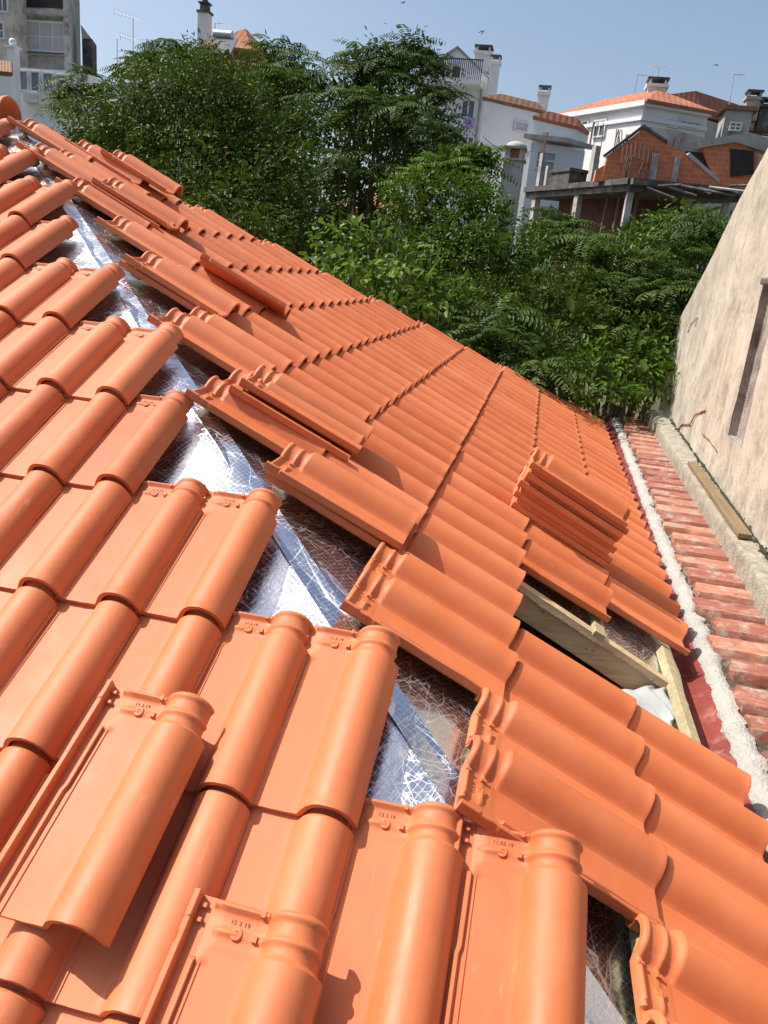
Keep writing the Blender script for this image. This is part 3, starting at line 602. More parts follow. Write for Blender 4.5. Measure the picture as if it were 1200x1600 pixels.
def chimney(parent, c, w, h, cap=.12, m=None, name='chimney'):
    mb = MB(); AX = ((1, 0, 0), (0, 1, 0), (0, 0, 1)); c = V(c); mb.box(c+UP*h/2, AX, (w, w, h)); mb.box(c+UP*(h+cap/2), AX, (w*1.25, w*1.25, cap)); 
    for i in (-1, 1):
        for j in (-1, 1): mb.box(c+Vector((i*w*.42, j*w*.42, h+cap+.09)), AX, (.09, .09, .18))
    mb.box(c+UP*(h+cap+.18+.04), AX, (w*1.2, w*1.2, .08), 1)
    return mb.build(name, [m or WHITE, DCONC], parent)
G0 = -4.0
# --- long white house with orange hip roof (right of centre)
A, B, C3, D = corner4(864, 181, 1008, 157, 1108, 175, 36)
hF = empty('white_house', (B.x, B.y, G0), 'long white house with orange hip roof and white chimney, behind the brick ruin', 'house')
mb = MB(); wall_prism(mb, [A, B, C3, D], G0, B.z); mb.build('wall', WHITE, hF)
mb = MB(); f1, f2 = Facade(A, B).side(), Facade(B, C3).side()
L1, L2 = (B-A).length, (C3-B).length; f1.box(mb, 0, L1+.1, B.z-.75, B.z-.6, .10, .10); f1.box(mb, 0, L1+.2, B.z-.22, B.z-.02, .22, .22); f2.box(mb, -.1, L2, B.z-.75, B.z-.6, .10, .10); f2.box(mb, 0, L2, B.z-.22, B.z-.02, .215, .215); mb.build('cornice', WHITE, hF)
mb = MB(); hip_roof(mb, A, B, C3, D, .8); rf = mb.build('roof', ROOFO, hF)
for rc in ((902, 190, 917, 218), (931, 188, 945, 214), (925, 247, 933, 264)): window(hF, f1, rc)
window(hF, f2, (1045, 186, 1058, 201)); window(hF, f2, (1062, 186, 1092, 205), 3, 1, BEIGE)
chimney(hF, at_x(1023, 153, 38), .75, .35)
# --- upper right roofs
A, B, C3, D = corner4(1000, 157, 1100, 178, 1215, 212, 40)
hG = empty('terrace_house', (B.x, B.y, G0), 'house with broad orange roof, grey dormer and brown chimneys at upper right', 'house')
mb = MB(); wall_prism(mb, [A, B, C3, D], G0, B.z-.2); mb.build('wall', BEIGE, hG)
mb = MB(); hip_roof(mb, A, B, C3, D, .9); mb.build('roof', ROOFO, hG)
p = V(at_x(1148, 205, 37)); mb = MB(); mb.box(p+Vector((.5, 0, -.2)), ((1, 0, 0), (0, 1, 0), (0, 0, 1)), (1.4, 1.05, 1.9)); dm = mb.build('dormer', GREYC, hG)
mb = MB(); mb.prism([p+Vector((-.35, -.72, .76)), p+Vector((-.35, .72, .76)), p+Vector((-.35, .60, .92)), p+Vector((-.35, -.60, .92))], (1.7, 0, 0)); mb.build('dormer_roof', ROOFB, hG)
fd = Facade(p+Vector((-.2, .5, 0)), p+Vector((-.2, -.5, 0))).side(); window(hG, fd, (1141, 190, 1157, 206), 2, 2)
chimney(hG, at_x(1169, 190, 38), .55, .8, m=GREYC); chimney(hG, at_x(1190, 206, 38), .6, .9, m=DCONC)
# --- tall white gable house with balcony
XC = 40
a, b = V(at_x(655, 105, XC)), V(at_x(763, 122, XC)); zE = b.z; a.z = zE; d = (b-a).normalized(); n = Vector((1, 0, 0)); ap = V(at_x(715, 76, XC))
hC = empty('gable_house', (a.x, a.y, G0), 'tall white gabled house with balcony and purple laundry', 'house')
mb = MB(); mid = (a+b)/2; mb.prism([(a.x, a.y, G0), (b.x, b.y, G0), b, (ap.x, ap.y, ap.z), a], (9, 0, 0)); mb.build('wall', WHITE2, hC)
mb = MB(); off = Vector((-.12, 0, .02))
for q0, q1 in ((a+(a-ap)*.12, ap), (ap, b+(b-ap)*.12)):
    q0, q1 = q0+off, q1+off; mb.prism([q0, q1, q1+UP*.07, q0+UP*.07], (9.6, 0, 0))
mb.build('roof', GREYC, hC)
fc = Facade(a, b).side()
window(hC, fc, (706, 101, 720, 125), 1, 1, DARK); window(hC, fc, (681, 102, 693, 118)); window(hC, fc, (722, 155, 741, 186)); window(hC, fc, (722, 212, 740, 232))
t0, t1, z0, z1 = fc.rect(676, 122, 754, 138)
mb = MB(); fc.box(mb, t0, t1, z0-.05, z0+.12, .95, .95); bal = mb.build('balcony', WHITE2, hC)
mb = MB(); k = 26
for i in range(k+1): t = t0+.05+(t1-t0-.1)*i/k; fc.box(mb, t-.018, t+.018, z0+.12, z0+.95, .92, .03)
fc.box(mb, t0, t1, z0+.95, z0+1.0, .93, .05); mb.build('railing', IRON, hC)
t, _, z, _ = fc.rect(757, 110, 760, 230); mb = MB(); mb.tube([fc.a+fc.d*(t)+fc.n*.06+UP*(q-fc.a.z) for q in (zE-.2, zE-9)], .06, 6); mb.build('drainpipe', GREYC, hC)
chimney(hC, at_x(752, 114, XC+1.5), .72, .75); chimney(hC, at_x(768, 150, XC-.2), .42, 1.3)
for (nm, rc, m, lb) in (('laundry', (714, 186, 727, 203), CLOTHW, 'pale cloth hanging under the middle window of the gabled house'), ('laundry', (727, 186, 742, 204), PURPLE, 'lilac cloth hanging under the middle window of the gabled house')):
    t0, t1, z0, z1 = fc.rect(*rc); vs = []; 
    for j in range(5):
        for i in range(9): q = fc.a+fc.d*(t0+(t1-t0)*i/8)+fc.n*(.42+.04*math.sin(i*1.7+j*.4)); q.z = z1+(z0-z1)*j/4+.03*math.sin(i*1.1)*(j == 4); vs.append(q)
    mb = MB(); mb.add(vs, [(j*9+i, j*9+i+1, (j+1)*9+i+1, (j+1)*9+i) for j in range(4) for i in range(8)]); o = mb.build(nm, m, smooth=True, ang=180); o.modifiers.new('s', 'SOLIDIFY').thickness = .01; tag(o, lb, 'laundry', 'washing hung out on the gabled house')
# --- plain white house
A, B, C3, D = corner4(758, 152, 843, 172, 858, 182, 36)
hD = empty('white_house', (B.x, B.y, G0), 'plain white house with one shuttered window and a low mossy brown roof', 'house')
mb = MB(); wall_prism(mb, [A, B, C3, D], G0, B.z); mb.build('wall', WHITE, hD)
mb = MB(); hip_roof(mb, A, B, C3, D, .35, .15); mb.build('roof', ROOFB, hD)
fc = Facade(A, B).side(); window(hD, fc, (803, 187, 823, 209), 1, 1, simple('lilac_blind', (.42, .42, .50), .8, .05, 3, 0))
mb = MB(); t0, t1, z0, z1 = fc.rect(760, 232, 842, 242); fc.box(mb, 0, t1, z0, z0+.14, .05, .05); mb.build('string_course', BEIGE, hD)
chimney(hD, at_x(846, 178, 37), .45, .7)
# --- low white house with canopy
A, B, C3, D = corner4(836, 182, 903, 198, 918, 206, 34)
hE = empty('white_house', (B.x, B.y, G0), 'low white house with orange roof edge and a concrete canopy', 'house')
mb = MB(); wall_prism(mb, [A, B, C3, D], G0, B.z); mb.build('wall', WHITE, hE); mb = MB(); hip_roof(mb, A, B, C3, D, .35, .12); mb.build('roof', ROOFO, hE)
A2, B2, C2, D2 = corner4(832, 218, 878, 224, 915, 232, 32.5)
mb = MB(); wall_prism(mb, [A2, B2, C2, D2], G0, B2.z-.1); mb.build('extension_wall', WHITE2, hE)
mb = MB(); cen = (A2+C2)/2; mb.prism([p+(p-cen).normalized()*.4 for p in (A2, B2, C2, D2)], (0, 0, .16)); mb.build('canopy', CONC, hE)
fc = Facade(A2, B2).side(); window(hE, fc, (838, 234, 866, 268), 1, 2, simple('grey_blind', (.25, .27, .28), .4, .1, 2, 0))
# --- grey apartment block, top left
XB = 44
A, B, C3, D = corner4(-60, -60, 112, -60, 128, -62, XB)
B = V(at_x(112, 200, XB)); A = V(at_x(-40, 190, XB)); C3 = V(at_x(128, 200, XB+8)); D = V(at_x(-40, 190, XB+8)); zt = at_x(110, -70, XB)[2]
hA = empty('apartment_block', (B.x, B.y, G0), 'stained grey concrete apartment block with glazed balconies at top left', 'building')
mb = MB(); wall_prism(mb, [A, B, C3, D], G0, zt); mb.build('wall', GREYC, hA)
fa = Facade(A, B).side(); 
window(hA, fa, (22, 30, 104, 84), 4, 2, GLASS2, .12); 
t0, t1, z0, z1 = fa.rect(34, -30, 104, 14); mb = MB(); fa.box(mb, t0, t1, z0, z1, .03, .05); mb.build('balcony_shade_panel', DARK, hA)  # flat dark panel painting the shade of the open balcony
t0, t1, z0, z1 = fa.rect(20, 16, 108, 28); mb = MB(); fa.box(mb, t0, t1+.1, z0, z1, .5, .5); mb.build('balcony_slab', GREYC, hA); mb = MB(); t0, t1, z0, z1 = fa.rect(20, 84, 108, 96); fa.box(mb, t0, t1+.1, z0+.2, z1, .4, .4); mb.build('balcony_slab', GREYC, hA)
t0, t1, z0, z1 = fa.rect(104, 0, 112, 90); mb = MB(); fa.box(mb, t0, t1, G0, zt-.1, .35, .35); mb.build('pilaster', CONC, hA)
mb = MB(); p1 = V(at_x(128, 60, XB+3)); p2 = V(at_x(144, 62, XB+3)); wall_prism(mb, [p1, p2, p2+Vector((1.5, .6, 0)), p1+Vector((1.5, .6, 0))], G0, p1.z); mb.build('side_wing', DCONC, hA)
mb = MB(); pa = V(at_x(126, 38, XB+3)); mb.prism([(p1.x, p1.y, p1.z+.002), (p2.x, p2.y, p2.z), (pa.x, pa.y, pa.z)], (1.4, .56, 0)); mb.build('wing_gable', BEIGE, hA)
a, b = V(at_x(-30, 50, XB-1.5)), V(at_x(19, 58, XB-1.5)); mb = MB(); wall_prism(mb, [a, b, b+Vector((1.4, 0, 0)), a+Vector((1.4, 0, 0))], G0, a.z+3.0); hb = mb.build('stair_wing', BEIGE, hA)
fs_ = Facade(a, b).side(); window(hA, fs_, (-8, 34, 8, 62), 2, 2, GLASS); window(hA, fs_, (-5, -10, 14, 20), 2, 1, GLASS)
# white annex below the block
a, b = V(at_x(28, 95, XB-4)), V(at_x(132, 112, XB-4)); zt = b.z
hW = empty('white_annex', (a.x, a.y, G0), 'low white annex with a band of grey-blue windows below the grey block', 'building')
mb = MB(); wall_prism(mb, [a, b, b+Vector((3.8, 0, 0)), a+Vector((3.8, 0, 0))], G0, zt); mb.build('wall', WHITE, hW)
fw = Facade(a, b).side()
BLUEG = simple('blue_grey_glass', (.16, .20, .24), .15, .1, 2, 0)
for rc in ((31, 110, 46, 143), (48, 111, 64, 145), (67, 113, 85, 146), (87, 116, 104, 148)): window(hW, fw, rc, 1, 1, BLUEG)
o = MB(); t0, t1, z0, z1 = fw.rect(42, 147, 60, 162); fw.box(o, t0, t1, z0, z1, .35, .35); o.build('air_conditioner', FRAME, hW)
mb = MB(); p = V(at_x(24, 165, XB-5)); top = at_x(22, 76, XB-5)[2]; AXX = ((1, 0, 0), (0, 1, 0), (0, 0, 1)); wdt = .42
mb.box((p.x, p.y, (G0+top)/2), AXX, (wdt, wdt, top-G0)); mb.box((p.x, p.y, top+.05), AXX, (wdt*1.4, wdt*1.4, .1))
for i in range(6): pass
post = mb.build('white_post', WHITE); 
mb = MB(); n_ = 10; vs = [(p.x+.2*math.sin(math.pi*j/6)*math.cos(2*math.pi*i/n_), p.y+.2*math.sin(math.pi*j/6)*math.sin(2*math.pi*i/n_), top+.28-.2*math.cos(math.pi*j/6)) for j in range(7) for i in range(n_)]
mb.add(vs, [(j*n_+i, j*n_+(i+1) % n_, (j+1)*n_+(i+1) % n_, (j+1)*n_+i) for j in range(6) for i in range(n_)]); mb.build('ball_finial', WHITE, post, smooth=True, ang=180)
tag(post, 'white square post with ball finial beside the annex', 'post')
b = V(at_x(17, 120, 30)); a = V(at_z(-45, 114, b.z)); bd = (b-V(CP)); bd.z = 0; bd = bd.normalized()*2.2; ad = (a-V(CP)); ad.z = 0; ad = ad.normalized()*2.2
hS = empty('old_tiled_house', (b.x, b.y, G0), 'corner of a small white house with old brown tiles at far left', 'house')
mb = MB(); wall_prism(mb, [a, b, b+bd*.9, a+ad*.9], G0, b.z); mb.build('wall', WHITE, hS)
mb = MB(); mb.prism([a, b, b+bd+UP*.75, a+ad+UP*.75], (0, 0, .10))
for i in range(14):
    t = i/13; p_ = a.lerp(b, t); q_ = (a+ad).lerp(b+bd, t); mb.tube([p_+UP*.10, q_+UP*.85], .085, 8)
mb.build('roof', ROOFB, hS, smooth=True)
# --- house with tall chimney and solar heater behind the trees
A = V(at_x(323, 70, 36)); B = V(at_z(393, 78, A.z)); C3 = B+Vector((3.2, -.3, 0)); D = A+Vector((3.2, -.3, 0))
hH = empty('chimney_house', (B.x, B.y, G0), 'red house with peaked tile roof and tall white chimney above the trees', 'house')
mb = MB(); wall_prism(mb, [A, B, C3, D], G0, B.z); mb.build('wall', simple('oxblood_wall', (.22, .06, .04), .9, .2, 2), hH)
mb = MB(); hip_roof(mb, A, B, C3, D, 1.15, .15, .8); mb.build('roof', ROOFO, hH)
p = V(at_x(319, 75, 38)); mb = MB(); hc = at_x(320, 22, 38)[2]-p.z; mb.box(p+UP*(hc/2-1.5), AXX, (.5, .5, hc+3)); mb.box(p+UP*(hc+.05), AXX, (.6, .6, .1), 1); mb.box(p+UP*(hc+.25), AXX, (.36, .36, .3), 1); mb.box(p+UP*(hc+.43), AXX, (.5, .5, .06), 1); mb.box(p+UP*(hc+.53), AXX, (.2, .2, .14), 1); mb.build('tall_chimney', [WHITE, DCONC], hH)
a, b = V(at_x(300, 76, 38.2)), V(at_x(322, 62, 38.2)); mb = MB(); mb.prism([(a.x, a.y, G0), (b.x, b.y, G0), b, a], (4, 0, 0)); mb.build('side_wall', WHITE, hH)
p = V(at_x(353, 66, 35.3)); q = V(at_x(349, 54, 35.3)); sh = empty('solar_water_heater', p, 'solar water heater with silver tank on the peaked red house', 'solar heater')
mb = MB(); mb.tube([q+Vector((0, .42, 0)), q+Vector((0, -.42, -.02))], .19, 14); mb.build('tank', ALU, sh, smooth=True)
mb = MB(); mb.box(p+Vector((-.5, -.1, -.28)), ((0, 1, 0), Vector((.7, 0, .71)), Vector((-.71, 0, .7))), (1.0, 1.1, .07)); mb.build('collector_panel', GLASS, sh)
for s_ in (-.4, .4): mb = MB(); mb.tube([p+Vector((-.1, s_, -.7)), q+Vector((0, s_, -.05))], .025, 5); mb.build('stand_leg', ALU, sh)
# --- house glimpsed through the trees
A, B, C3, D = corner4(525, 325, 640, 335, 660, 342, 26)
hT = empty('white_house', (B.x, B.y, G0), 'white house with orange roof glimpsed through the gap between tree crowns', 'house')
mb = MB(); wall_prism(mb, [A, B, C3, D], G0, B.z); mb.build('wall', WHITE2, hT); mb = MB(); hip_roof(mb, A, B, C3, D, .6, .3); mb.build('roof', ROOFO, hT)
A, B, C3, D = corner4(180, 115, 222, 108, 260, 118, 48)
hR = empty('brown_roof_house', (B.x, B.y, G0), 'distant pale house with low brown roof between block and trees', 'house')
mb = MB(); wall_prism(mb, [A, B, C3, D], G0, B.z-.6); mb.build('wall', WHITE2, hR); mb = MB(); hip_roof(mb, A, B, C3, D, .9, .3); mb.build('roof', ROOFB, hR)

# --- unfinished brick and concrete building
XR = 24
c0 = V(at_x(985, 282, XR)); zs = c0.z; cl = V(at_z(822, 296, zs)); cr = V(at_z(1165, 300, zs)); cb = cl+cr-c0
ru = empty('unfinished_building', (c0.x, c0.y, G0), 'unfinished building of orange hollow brick on black-stained concrete slabs', 'building')
f1, f2 = Facade(cl, c0).side(), Facade(c0, cr).side()
L1, L2 = (c0-cl).xy.length, (cr-c0).xy.length
mb = MB(); mb.prism([(p.x, p.y, zs-.28) for p in (cl, c0, cr, cb)], (0, 0, .28)); 
f1.box(mb, 0, L1, zs-.1, zs+.06, .10, .25); f2.box(mb, 0, L2, zs-.12, zs+.04, .35, .6); mb.build('floor_slab', [DCONC], ru)
mb = MB(); mb.prism([(p.x, p.y, zs-3.3) for p in (cl, c0, cr, cb)], (0, 0, .25)); mb.build('lower_slab', [DCONC], ru)
mb = MB(); 
off = -3.0; ac = cl+(cb-cl)*.25+(c0-cl)*.12; bc = c0+(cb-c0)*.42; cc = cr+(cb-cr)*.40
for q0, q1 in ((ac, bc), (bc, cc)): mb.prism([(q0.x, q0.y, G0), (q1.x, q1.y, G0), (q1.x, q1.y, zs-.285), (q0.x, q0.y, zs-.285)], (.2, 0, 0))
mb.build('inner_brick_wall', simple('shade_dark_brick', (.13, .06, .045), .95, .3, 3, .4), ru)  # brick colour darkened to paint in the shade under the slab
def col_at(fc, u, v0, v1, w, m, back=.05, name='column', ext=0):
    vm = (v0+v1)/2; hp = fc.hit(u, vm); hw_ = w*(hp-V(CP)).length/FPX/2.5; tc = (hp-fc.a).dot(fc.d); t0, t1 = tc-hw_, tc+hw_; _, _, z0, z1 = fc.rect(u, v0, u, v1); mb = MB(); fc.box(mb, t0, t1, z0-ext, z1, -back, max(.2, (t1-t0))); return mb.build(name, m, ru)
for u in (893, 828): col_at(f1, u, 305, 372, 11, CONC, ext=3)
for u in (983,): col_at(f2, u, 298, 350, 11, CONC, .1, ext=3)
for u in (1080, 1140): col_at(f2, u, 302, 350, 9, CONC, .3, ext=3)
for u, v0, v1, w in ((912, 226, 286, 10), (940, 238, 284, 9), (951, 246, 284, 9), (831, 238, 292, 9), (815, 253, 296, 7)): col_at(f1, u, v0, v1, w, CONC, .3 if u > 816 else 1.0)
col_at(f1, 843, 275, 294, 10, DCONC, .4)
t0, t1, z0, z1 = f1.rect(855, 264, 879, 290); mb = MB(); f1.box(mb, t0, t1, z0, z1-.1, -.2, .7); f1.box(mb, t0-.06, t1+.06, z1-.1, z1, -.15, .8); mb.build('parapet_block', DCONC, ru)
for u, v0, v1, m in ((873, 305, 372, STEEL), (945, 300, 350, STEEL), (957, 300, 350, STEEL), (973, 298, 350, STEEL), (926, 303, 350, STEEL)):
    p, q = f1.hit(u+4, v0), f1.hit(u-8, v1); mb = MB(); mb.tube([p-f1.n*.5, q-f1.n*.5-UP*2], .045, 6); mb.build('prop', m, ru)
# brick gable
def poly_on(fc, pts_, back, thick, m, name):
    P = []
    for u, v in pts_:
        d_ = V(ray(u, v)); a_ = fc.a-fc.n*back; c_ = V(CP); P.append(c_+d_*((a_-c_).dot(fc.n)/d_.dot(fc.n)))
    mb = MB(); mb.prism(P, -fc.n*thick); return mb.build(name, m, ru), P
_, GP = poly_on(f2, [(940, 283), (949, 244), (1006, 201), (1043, 225), (1076, 243), (1122, 285), (1122, 290)], .9, .22, BRICK, 'brick_gable')
poly_on(f2, [(948, 244), (1006, 200), (1043, 224), (1043, 219), (1006, 194), (946, 240)], .85, .35, DCONC, 'gable_coping')
poly_on(f2, [(1074, 243), (1122, 285), (1126, 281), (1078, 238)], .85, .35, CONC, 'gable_coping')
poly_on(f2, [(928, 283), (932, 265), (950, 255), (950, 283)], .95, .22, BRICK, 'brick_infill')
top = [GP[2], GP[3]]; mb = MB(); dn = -f2.n; mb.prism([GP[2]+UP*.12, GP[3]+UP*.12, GP[3]+UP*-.02, GP[2]-UP*.02], dn*4.5+f2.d*1.2); mb.build('roof_slab', CONC, ru)
poly_on(f2, [(1008, 197), (1060, 204), (1100, 215), (1120, 238), (1110, 262), (1076, 243), (1043, 225)], 1.6, .2, GREYC, 'rear_wall')
poly_on(f2, [(1072, 236), (1114, 240), (1114, 268), (1090, 258)], 1.4, .1, DARK, 'opening_shade_panel')  # thin dark panel painting the shade inside an opening
poly_on(f2, [(1098, 228), (1150, 218), (1185, 240), (1185, 300), (1120, 300), (1114, 270)], 1.2, .22, BRICK, 'brick_gable')
poly_on(f2, [(1092, 220), (1150, 210), (1200, 216), (1200, 238), (1150, 222), (1096, 230)], 1.1, .4, GREYC, 'ring_beam')
poly_on(f2, [(1142, 232), (1178, 236), (1178, 272), (1142, 276)], 1.15, .06, DARK, 'opening_shade_panel')  # another thin dark panel, opening shade put into its colour
for u, v0, v1, w in ((1034, 233, 284, 11), (1069, 240, 288, 8)): col_at(f2, u, v0, v1, w, CONC, .75)
# protruding rebar
mb = MB(); r = random.Random(4)
def bars(fc, u, v, n, L, back=.3, spread=6):
    for i in range(n):
        mb = MB(); p = fc.hit(u+r.uniform(-spread, spread), v)-fc.n*(back+r.uniform(0, .3)); mb.tube([p-UP*.1, p+UP*L*.6, p+UP*L+Vector((0, r.uniform(-.08, .08), 0))], .014, 4); mb.build('rebar', STEEL, ru)
for u, v in ((912, 226), (940, 238), (951, 246), (831, 238)): bars(f1, u, v, 5, .7)
bars(f2, 985, 284, 7, .8, .5, 8); bars(f2, 1069, 240, 4, .6, .9, 4); bars(f2, 1010, 284, 5, .6, .6, 6)
for i in range(9):
    mb = MB(); p = f2.hit(985+i*7, 214-abs(i-3)*-3)-f2.n*.8; mb.tube([p, p-UP*.45+f2.n*.12], .022, 5); mb.build('rebar', STEEL, ru)
for i in range(9):
    mb = MB(); p = f2.hit(1005+i*16, 294+r.uniform(-3, 3))+f2.n*.35; q = p+f2.d*r.uniform(.6, 1.6)+UP*r.uniform(-.25, .15)+f2.n*r.uniform(0, .5); mb.tube([p, q], .04, 5, r.choice((0, 0, 1))); mb.build('shuttering_board', [DCONC, CONC], ru)
# --- old chimney with domed cap
p = V(at_x(797, 300, 19)); tz = lambda v: at_x(797, v, 19)[2]
oc = empty('old_chimney', (p.x, p.y, G0), 'old rendered chimney with arched vents and domed cap', 'chimney')
mb = MB(); w = .46; mb.box((p.x, p.y, (G0+tz(252))/2), AXX, (w, w, tz(252)-G0)); mb.box((p.x, p.y, tz(252)+.02), AXX, (w*1.2, w*1.2, .04)); mb.build('shaft', GREYC, oc)
mb = MB(); h = tz(236)-tz(252); 
for i in (-1, 1):
    for j in (-1, 1): mb.box((p.x+i*w*.36, p.y+j*w*.36, tz(252)+.04+h/2), AXX, (w*.26, w*.26, h))
mb.box((p.x, p.y, tz(252)+.04+h/2), AXX, (w*.5, w*.5, h), 1); mb.box((p.x, p.y, tz(236)+.06), AXX, (w*1.15, w*1.15, .05)); mb.build('vent_head', [GREYC, BRICK], oc)
mb = MB(); n_ = 12; zb = tz(236)+.085; hd = tz(220)-zb
vs = [(p.x+w*.55*math.cos(math.pi/2*j/5)*math.cos(2*math.pi*i/n_), p.y+w*.55*math.cos(math.pi/2*j/5)*math.sin(2*math.pi*i/n_), zb+hd*math.sin(math.pi/2*j/5)) for j in range(6) for i in range(n_)]
mb.add(vs, [(j*n_+i, j*n_+(i+1) % n_, (j+1)*n_+(i+1) % n_, (j+1)*n_+i) for j in range(5) for i in range(n_)]+[tuple(range(n_-1, -1, -1))]); mb.build('domed_cap', GREYC, oc, smooth=True)
# --- antennas, cable, birds
def antenna(u, v0, v1, x, kind, label, lean=0):
    a, b = V(at_x(u-lean, v1, x)), V(at_x(u, v0, x)); b.y = a.y+(b.y-a.y); mb = MB(); mb.tube([a-UP*.8, b], .022, 5)
    if kind == 'yagi':
        L = .8; d_ = Vector((.3, -.9, .12)).normalized(); s_ = Vector((.8, .3, .2)).normalized(); mb.tube([b-d_*L/2, b+d_*L/2], .014, 4)
        for i in range(7): q = b+d_*(L*(i/6-.5)); mb.tube([q-s_*.2, q+s_*.2], .008, 4)
    elif kind == 'double':
        for dz, L in ((0, 1.3), (-1.0, .9)):
            d_ = Vector((.2, .93, .25)).normalized(); q0 = b+UP*dz; mb.tube([q0, q0+d_*L], .014, 4); mb.tube([q0, q0-d_*L*.3], .014, 4)
            for i in range(6): q = q0+d_*L*(i/5); mb.tube([q-UP*.14, q+UP*.14], .009, 4)
    else:
        d_ = Vector((0, -1, 0)); mb.tube([b, b+d_*.45], .014, 4); mb.tube([b+d_*.2-UP*.1, b+d_*.2+UP*.1], .01, 4)
    tag(mb.build('tv_antenna', ALU), label, 'antenna', 'rooftop antennas')
antenna(208, 28, 82, 42, 'double', 'two-armed television antenna left of the tall chimney'); antenna(183, 60, 108, 44, 'hook', 'thin mast with a short hooked top beside the grey block')
antenna(229, 62, 80, 46, 'yagi', 'small antenna between the masts and the leafy tree top'); antenna(336, 36, 72, 37, 'hook', 'short antenna on the peaked red house')
antenna(770, 84, 100, 40, 'yagi', 'antenna beside the chimney of the gabled house'); antenna(996, 117, 142, 40, 'hook', 'short antenna left of the white roof chimney', 3)
antenna(1030, 104, 132, 40, 'yagi', 'antenna just above the white roof chimney', 4); antenna(1147, 116, 180, 39, 'hook', 'tall thin antenna over the orange roofs at right', 9)
P0, P1 = V(at_x(755, 214, 30)), V(at_x(832, 236, 30)); mb = MB(); mb.tube([P0.lerp(P1, t)-UP*(.25*4*t*(1-t)) for t in np.linspace(0, 1, 9)], .012, 4); tag(mb.build('overhead_cable', IRON), 'thin dark cable sagging in front of the white houses', 'cable')
def bird(u, v, x, s, bank, label):
    c = V(at_x(u, v, x)); mb = MB(); f_ = Vector((.2, -.9, .3)).normalized(); sd_ = Vector((.7, .2, bank)).normalized(); up_ = sd_.cross(f_)
    mb.tube([c-f_*.5*s, c-f_*.25*s, c, c+f_*.3*s, c+f_*.42*s], [.01*s, .07*s, .09*s, .07*s, .01*s], 8)
    for sg in (-1, 1):
        w_ = [c+f_*.15*s, c-f_*.1*s, c+sd_*sg*.5*s-f_*.12*s+up_*.15*s, c+sd_*sg*1.0*s-f_*.45*s+up_*.05*s, c+sd_*sg*.5*s+f_*.10*s+up_*.16*s]
        mb.prism([w_[0], w_[1], w_[2], w_[3], w_[4]], up_*.012)
        mb.prism([c-f_*.42*s, c-f_*.35*s+sd_*sg*.05*s, c-f_*.8*s+sd_*sg*.16*s], up_*.01)
    o = mb.build('bird', BLACKP, smooth=True); tag(o, label, 'bird', 'swifts in flight')
bird(754, 49, 26, .16, .5, 'small dark swift flying over the gabled house'); bird(631, 3, 26, .15, .2, 'small dark swift at the top edge of the sky'); bird(1120, 101, 32, .13, .3, 'tiny dark swift above the orange roofs at right')

# ------------------------------------------------------------------ trees
LEAFM = {'laurel': leaf_mat('laurel_leaf', (.020, .035, .005), (.062, .092, .011), .48, .14), 'ail': leaf_mat('ailanthus_leaf', (.024, .044, .008), (.055, .092, .015), .48, .16),
         'bright': leaf_mat('bright_leaf', (.030, .068, .007), (.075, .135, .012), .42, .20), 'vine': leaf_mat('vine_leaf', (.050, .095, .012), (.11, .18, .03), .45, .22), 'olive': leaf_mat('olive_leaf', (.10, .11, .03), (.16, .17, .05), .5, .2)}
def quads(name, base, ax, sd, nm, ln, wd, m, parent):
    """one folded leaf per row: base point, axis, side, normal, length, width"""
    n = len(base); V_ = np.zeros((n, 6, 3)); l = ln[:, None]; w = wd[:, None]
    V_[:, 0] = base; V_[:, 1] = base+ax*l*.35+sd*w*.5+nm*w*.18; V_[:, 2] = base+ax*l*.75+sd*w*.36+nm*w*.10-nm*l*.04; V_[:, 3] = base+ax*l-nm*l*.14; V_[:, 4] = base+ax*l*.75-sd*w*.36+nm*w*.10-nm*l*.04; V_[:, 5] = base+ax*l*.35-sd*w*.5+nm*w*.18
    F = np.array([[0, 1, 2, 3], [0, 3, 4, 5]])[None]+(np.arange(n)*6)[:, None, None]; F = F.reshape(-1, 4)
    me = bpy.data.meshes.new(name); me.vertices.add(n*6); me.vertices.foreach_set('co', V_.reshape(-1)); me.loops.add(len(F)*4); me.loops.foreach_set('vertex_index', F.reshape(-1).astype(np.int32))
    me.polygons.add(len(F)); me.polygons.foreach_set('loop_start', np.arange(0, len(F)*4, 4, dtype=np.int32)); me.polygons.foreach_set('loop_total', np.full(len(F), 4, dtype=np.int32)); me.update(calc_edges=True); me.validate()
    return link(name, me, parent, [m])
def unit(a): return a/(np.linalg.norm(a, axis=-1, keepdims=True)+1e-9)
def blob_points(blobs, per, clump=.35):
    """blobs: (u,v,depth,rpx,squash) ; returns points and outward normals, clustered into leaf clumps"""
    P, Nn = [], []
    for (u, v, dpt, rp, sq) in blobs:
        c = at_d(u, v, dpt); R_ = rp*dpt/FPX; nc = max(6, int(per*R_*R_)); d_ = unit(RNG.normal(size=(nc, 3))); rad = R_*(1-.55*RNG.random(nc)**2.2)*(1+.10*np.clip(RNG.normal(size=nc), -1.5, 1.5))
        p = c+d_*rad[:, None]*np.array([1, 1, sq]); P.append(p); Nn.append(d_)
    return np.concatenate(P), np.concatenate(Nn)
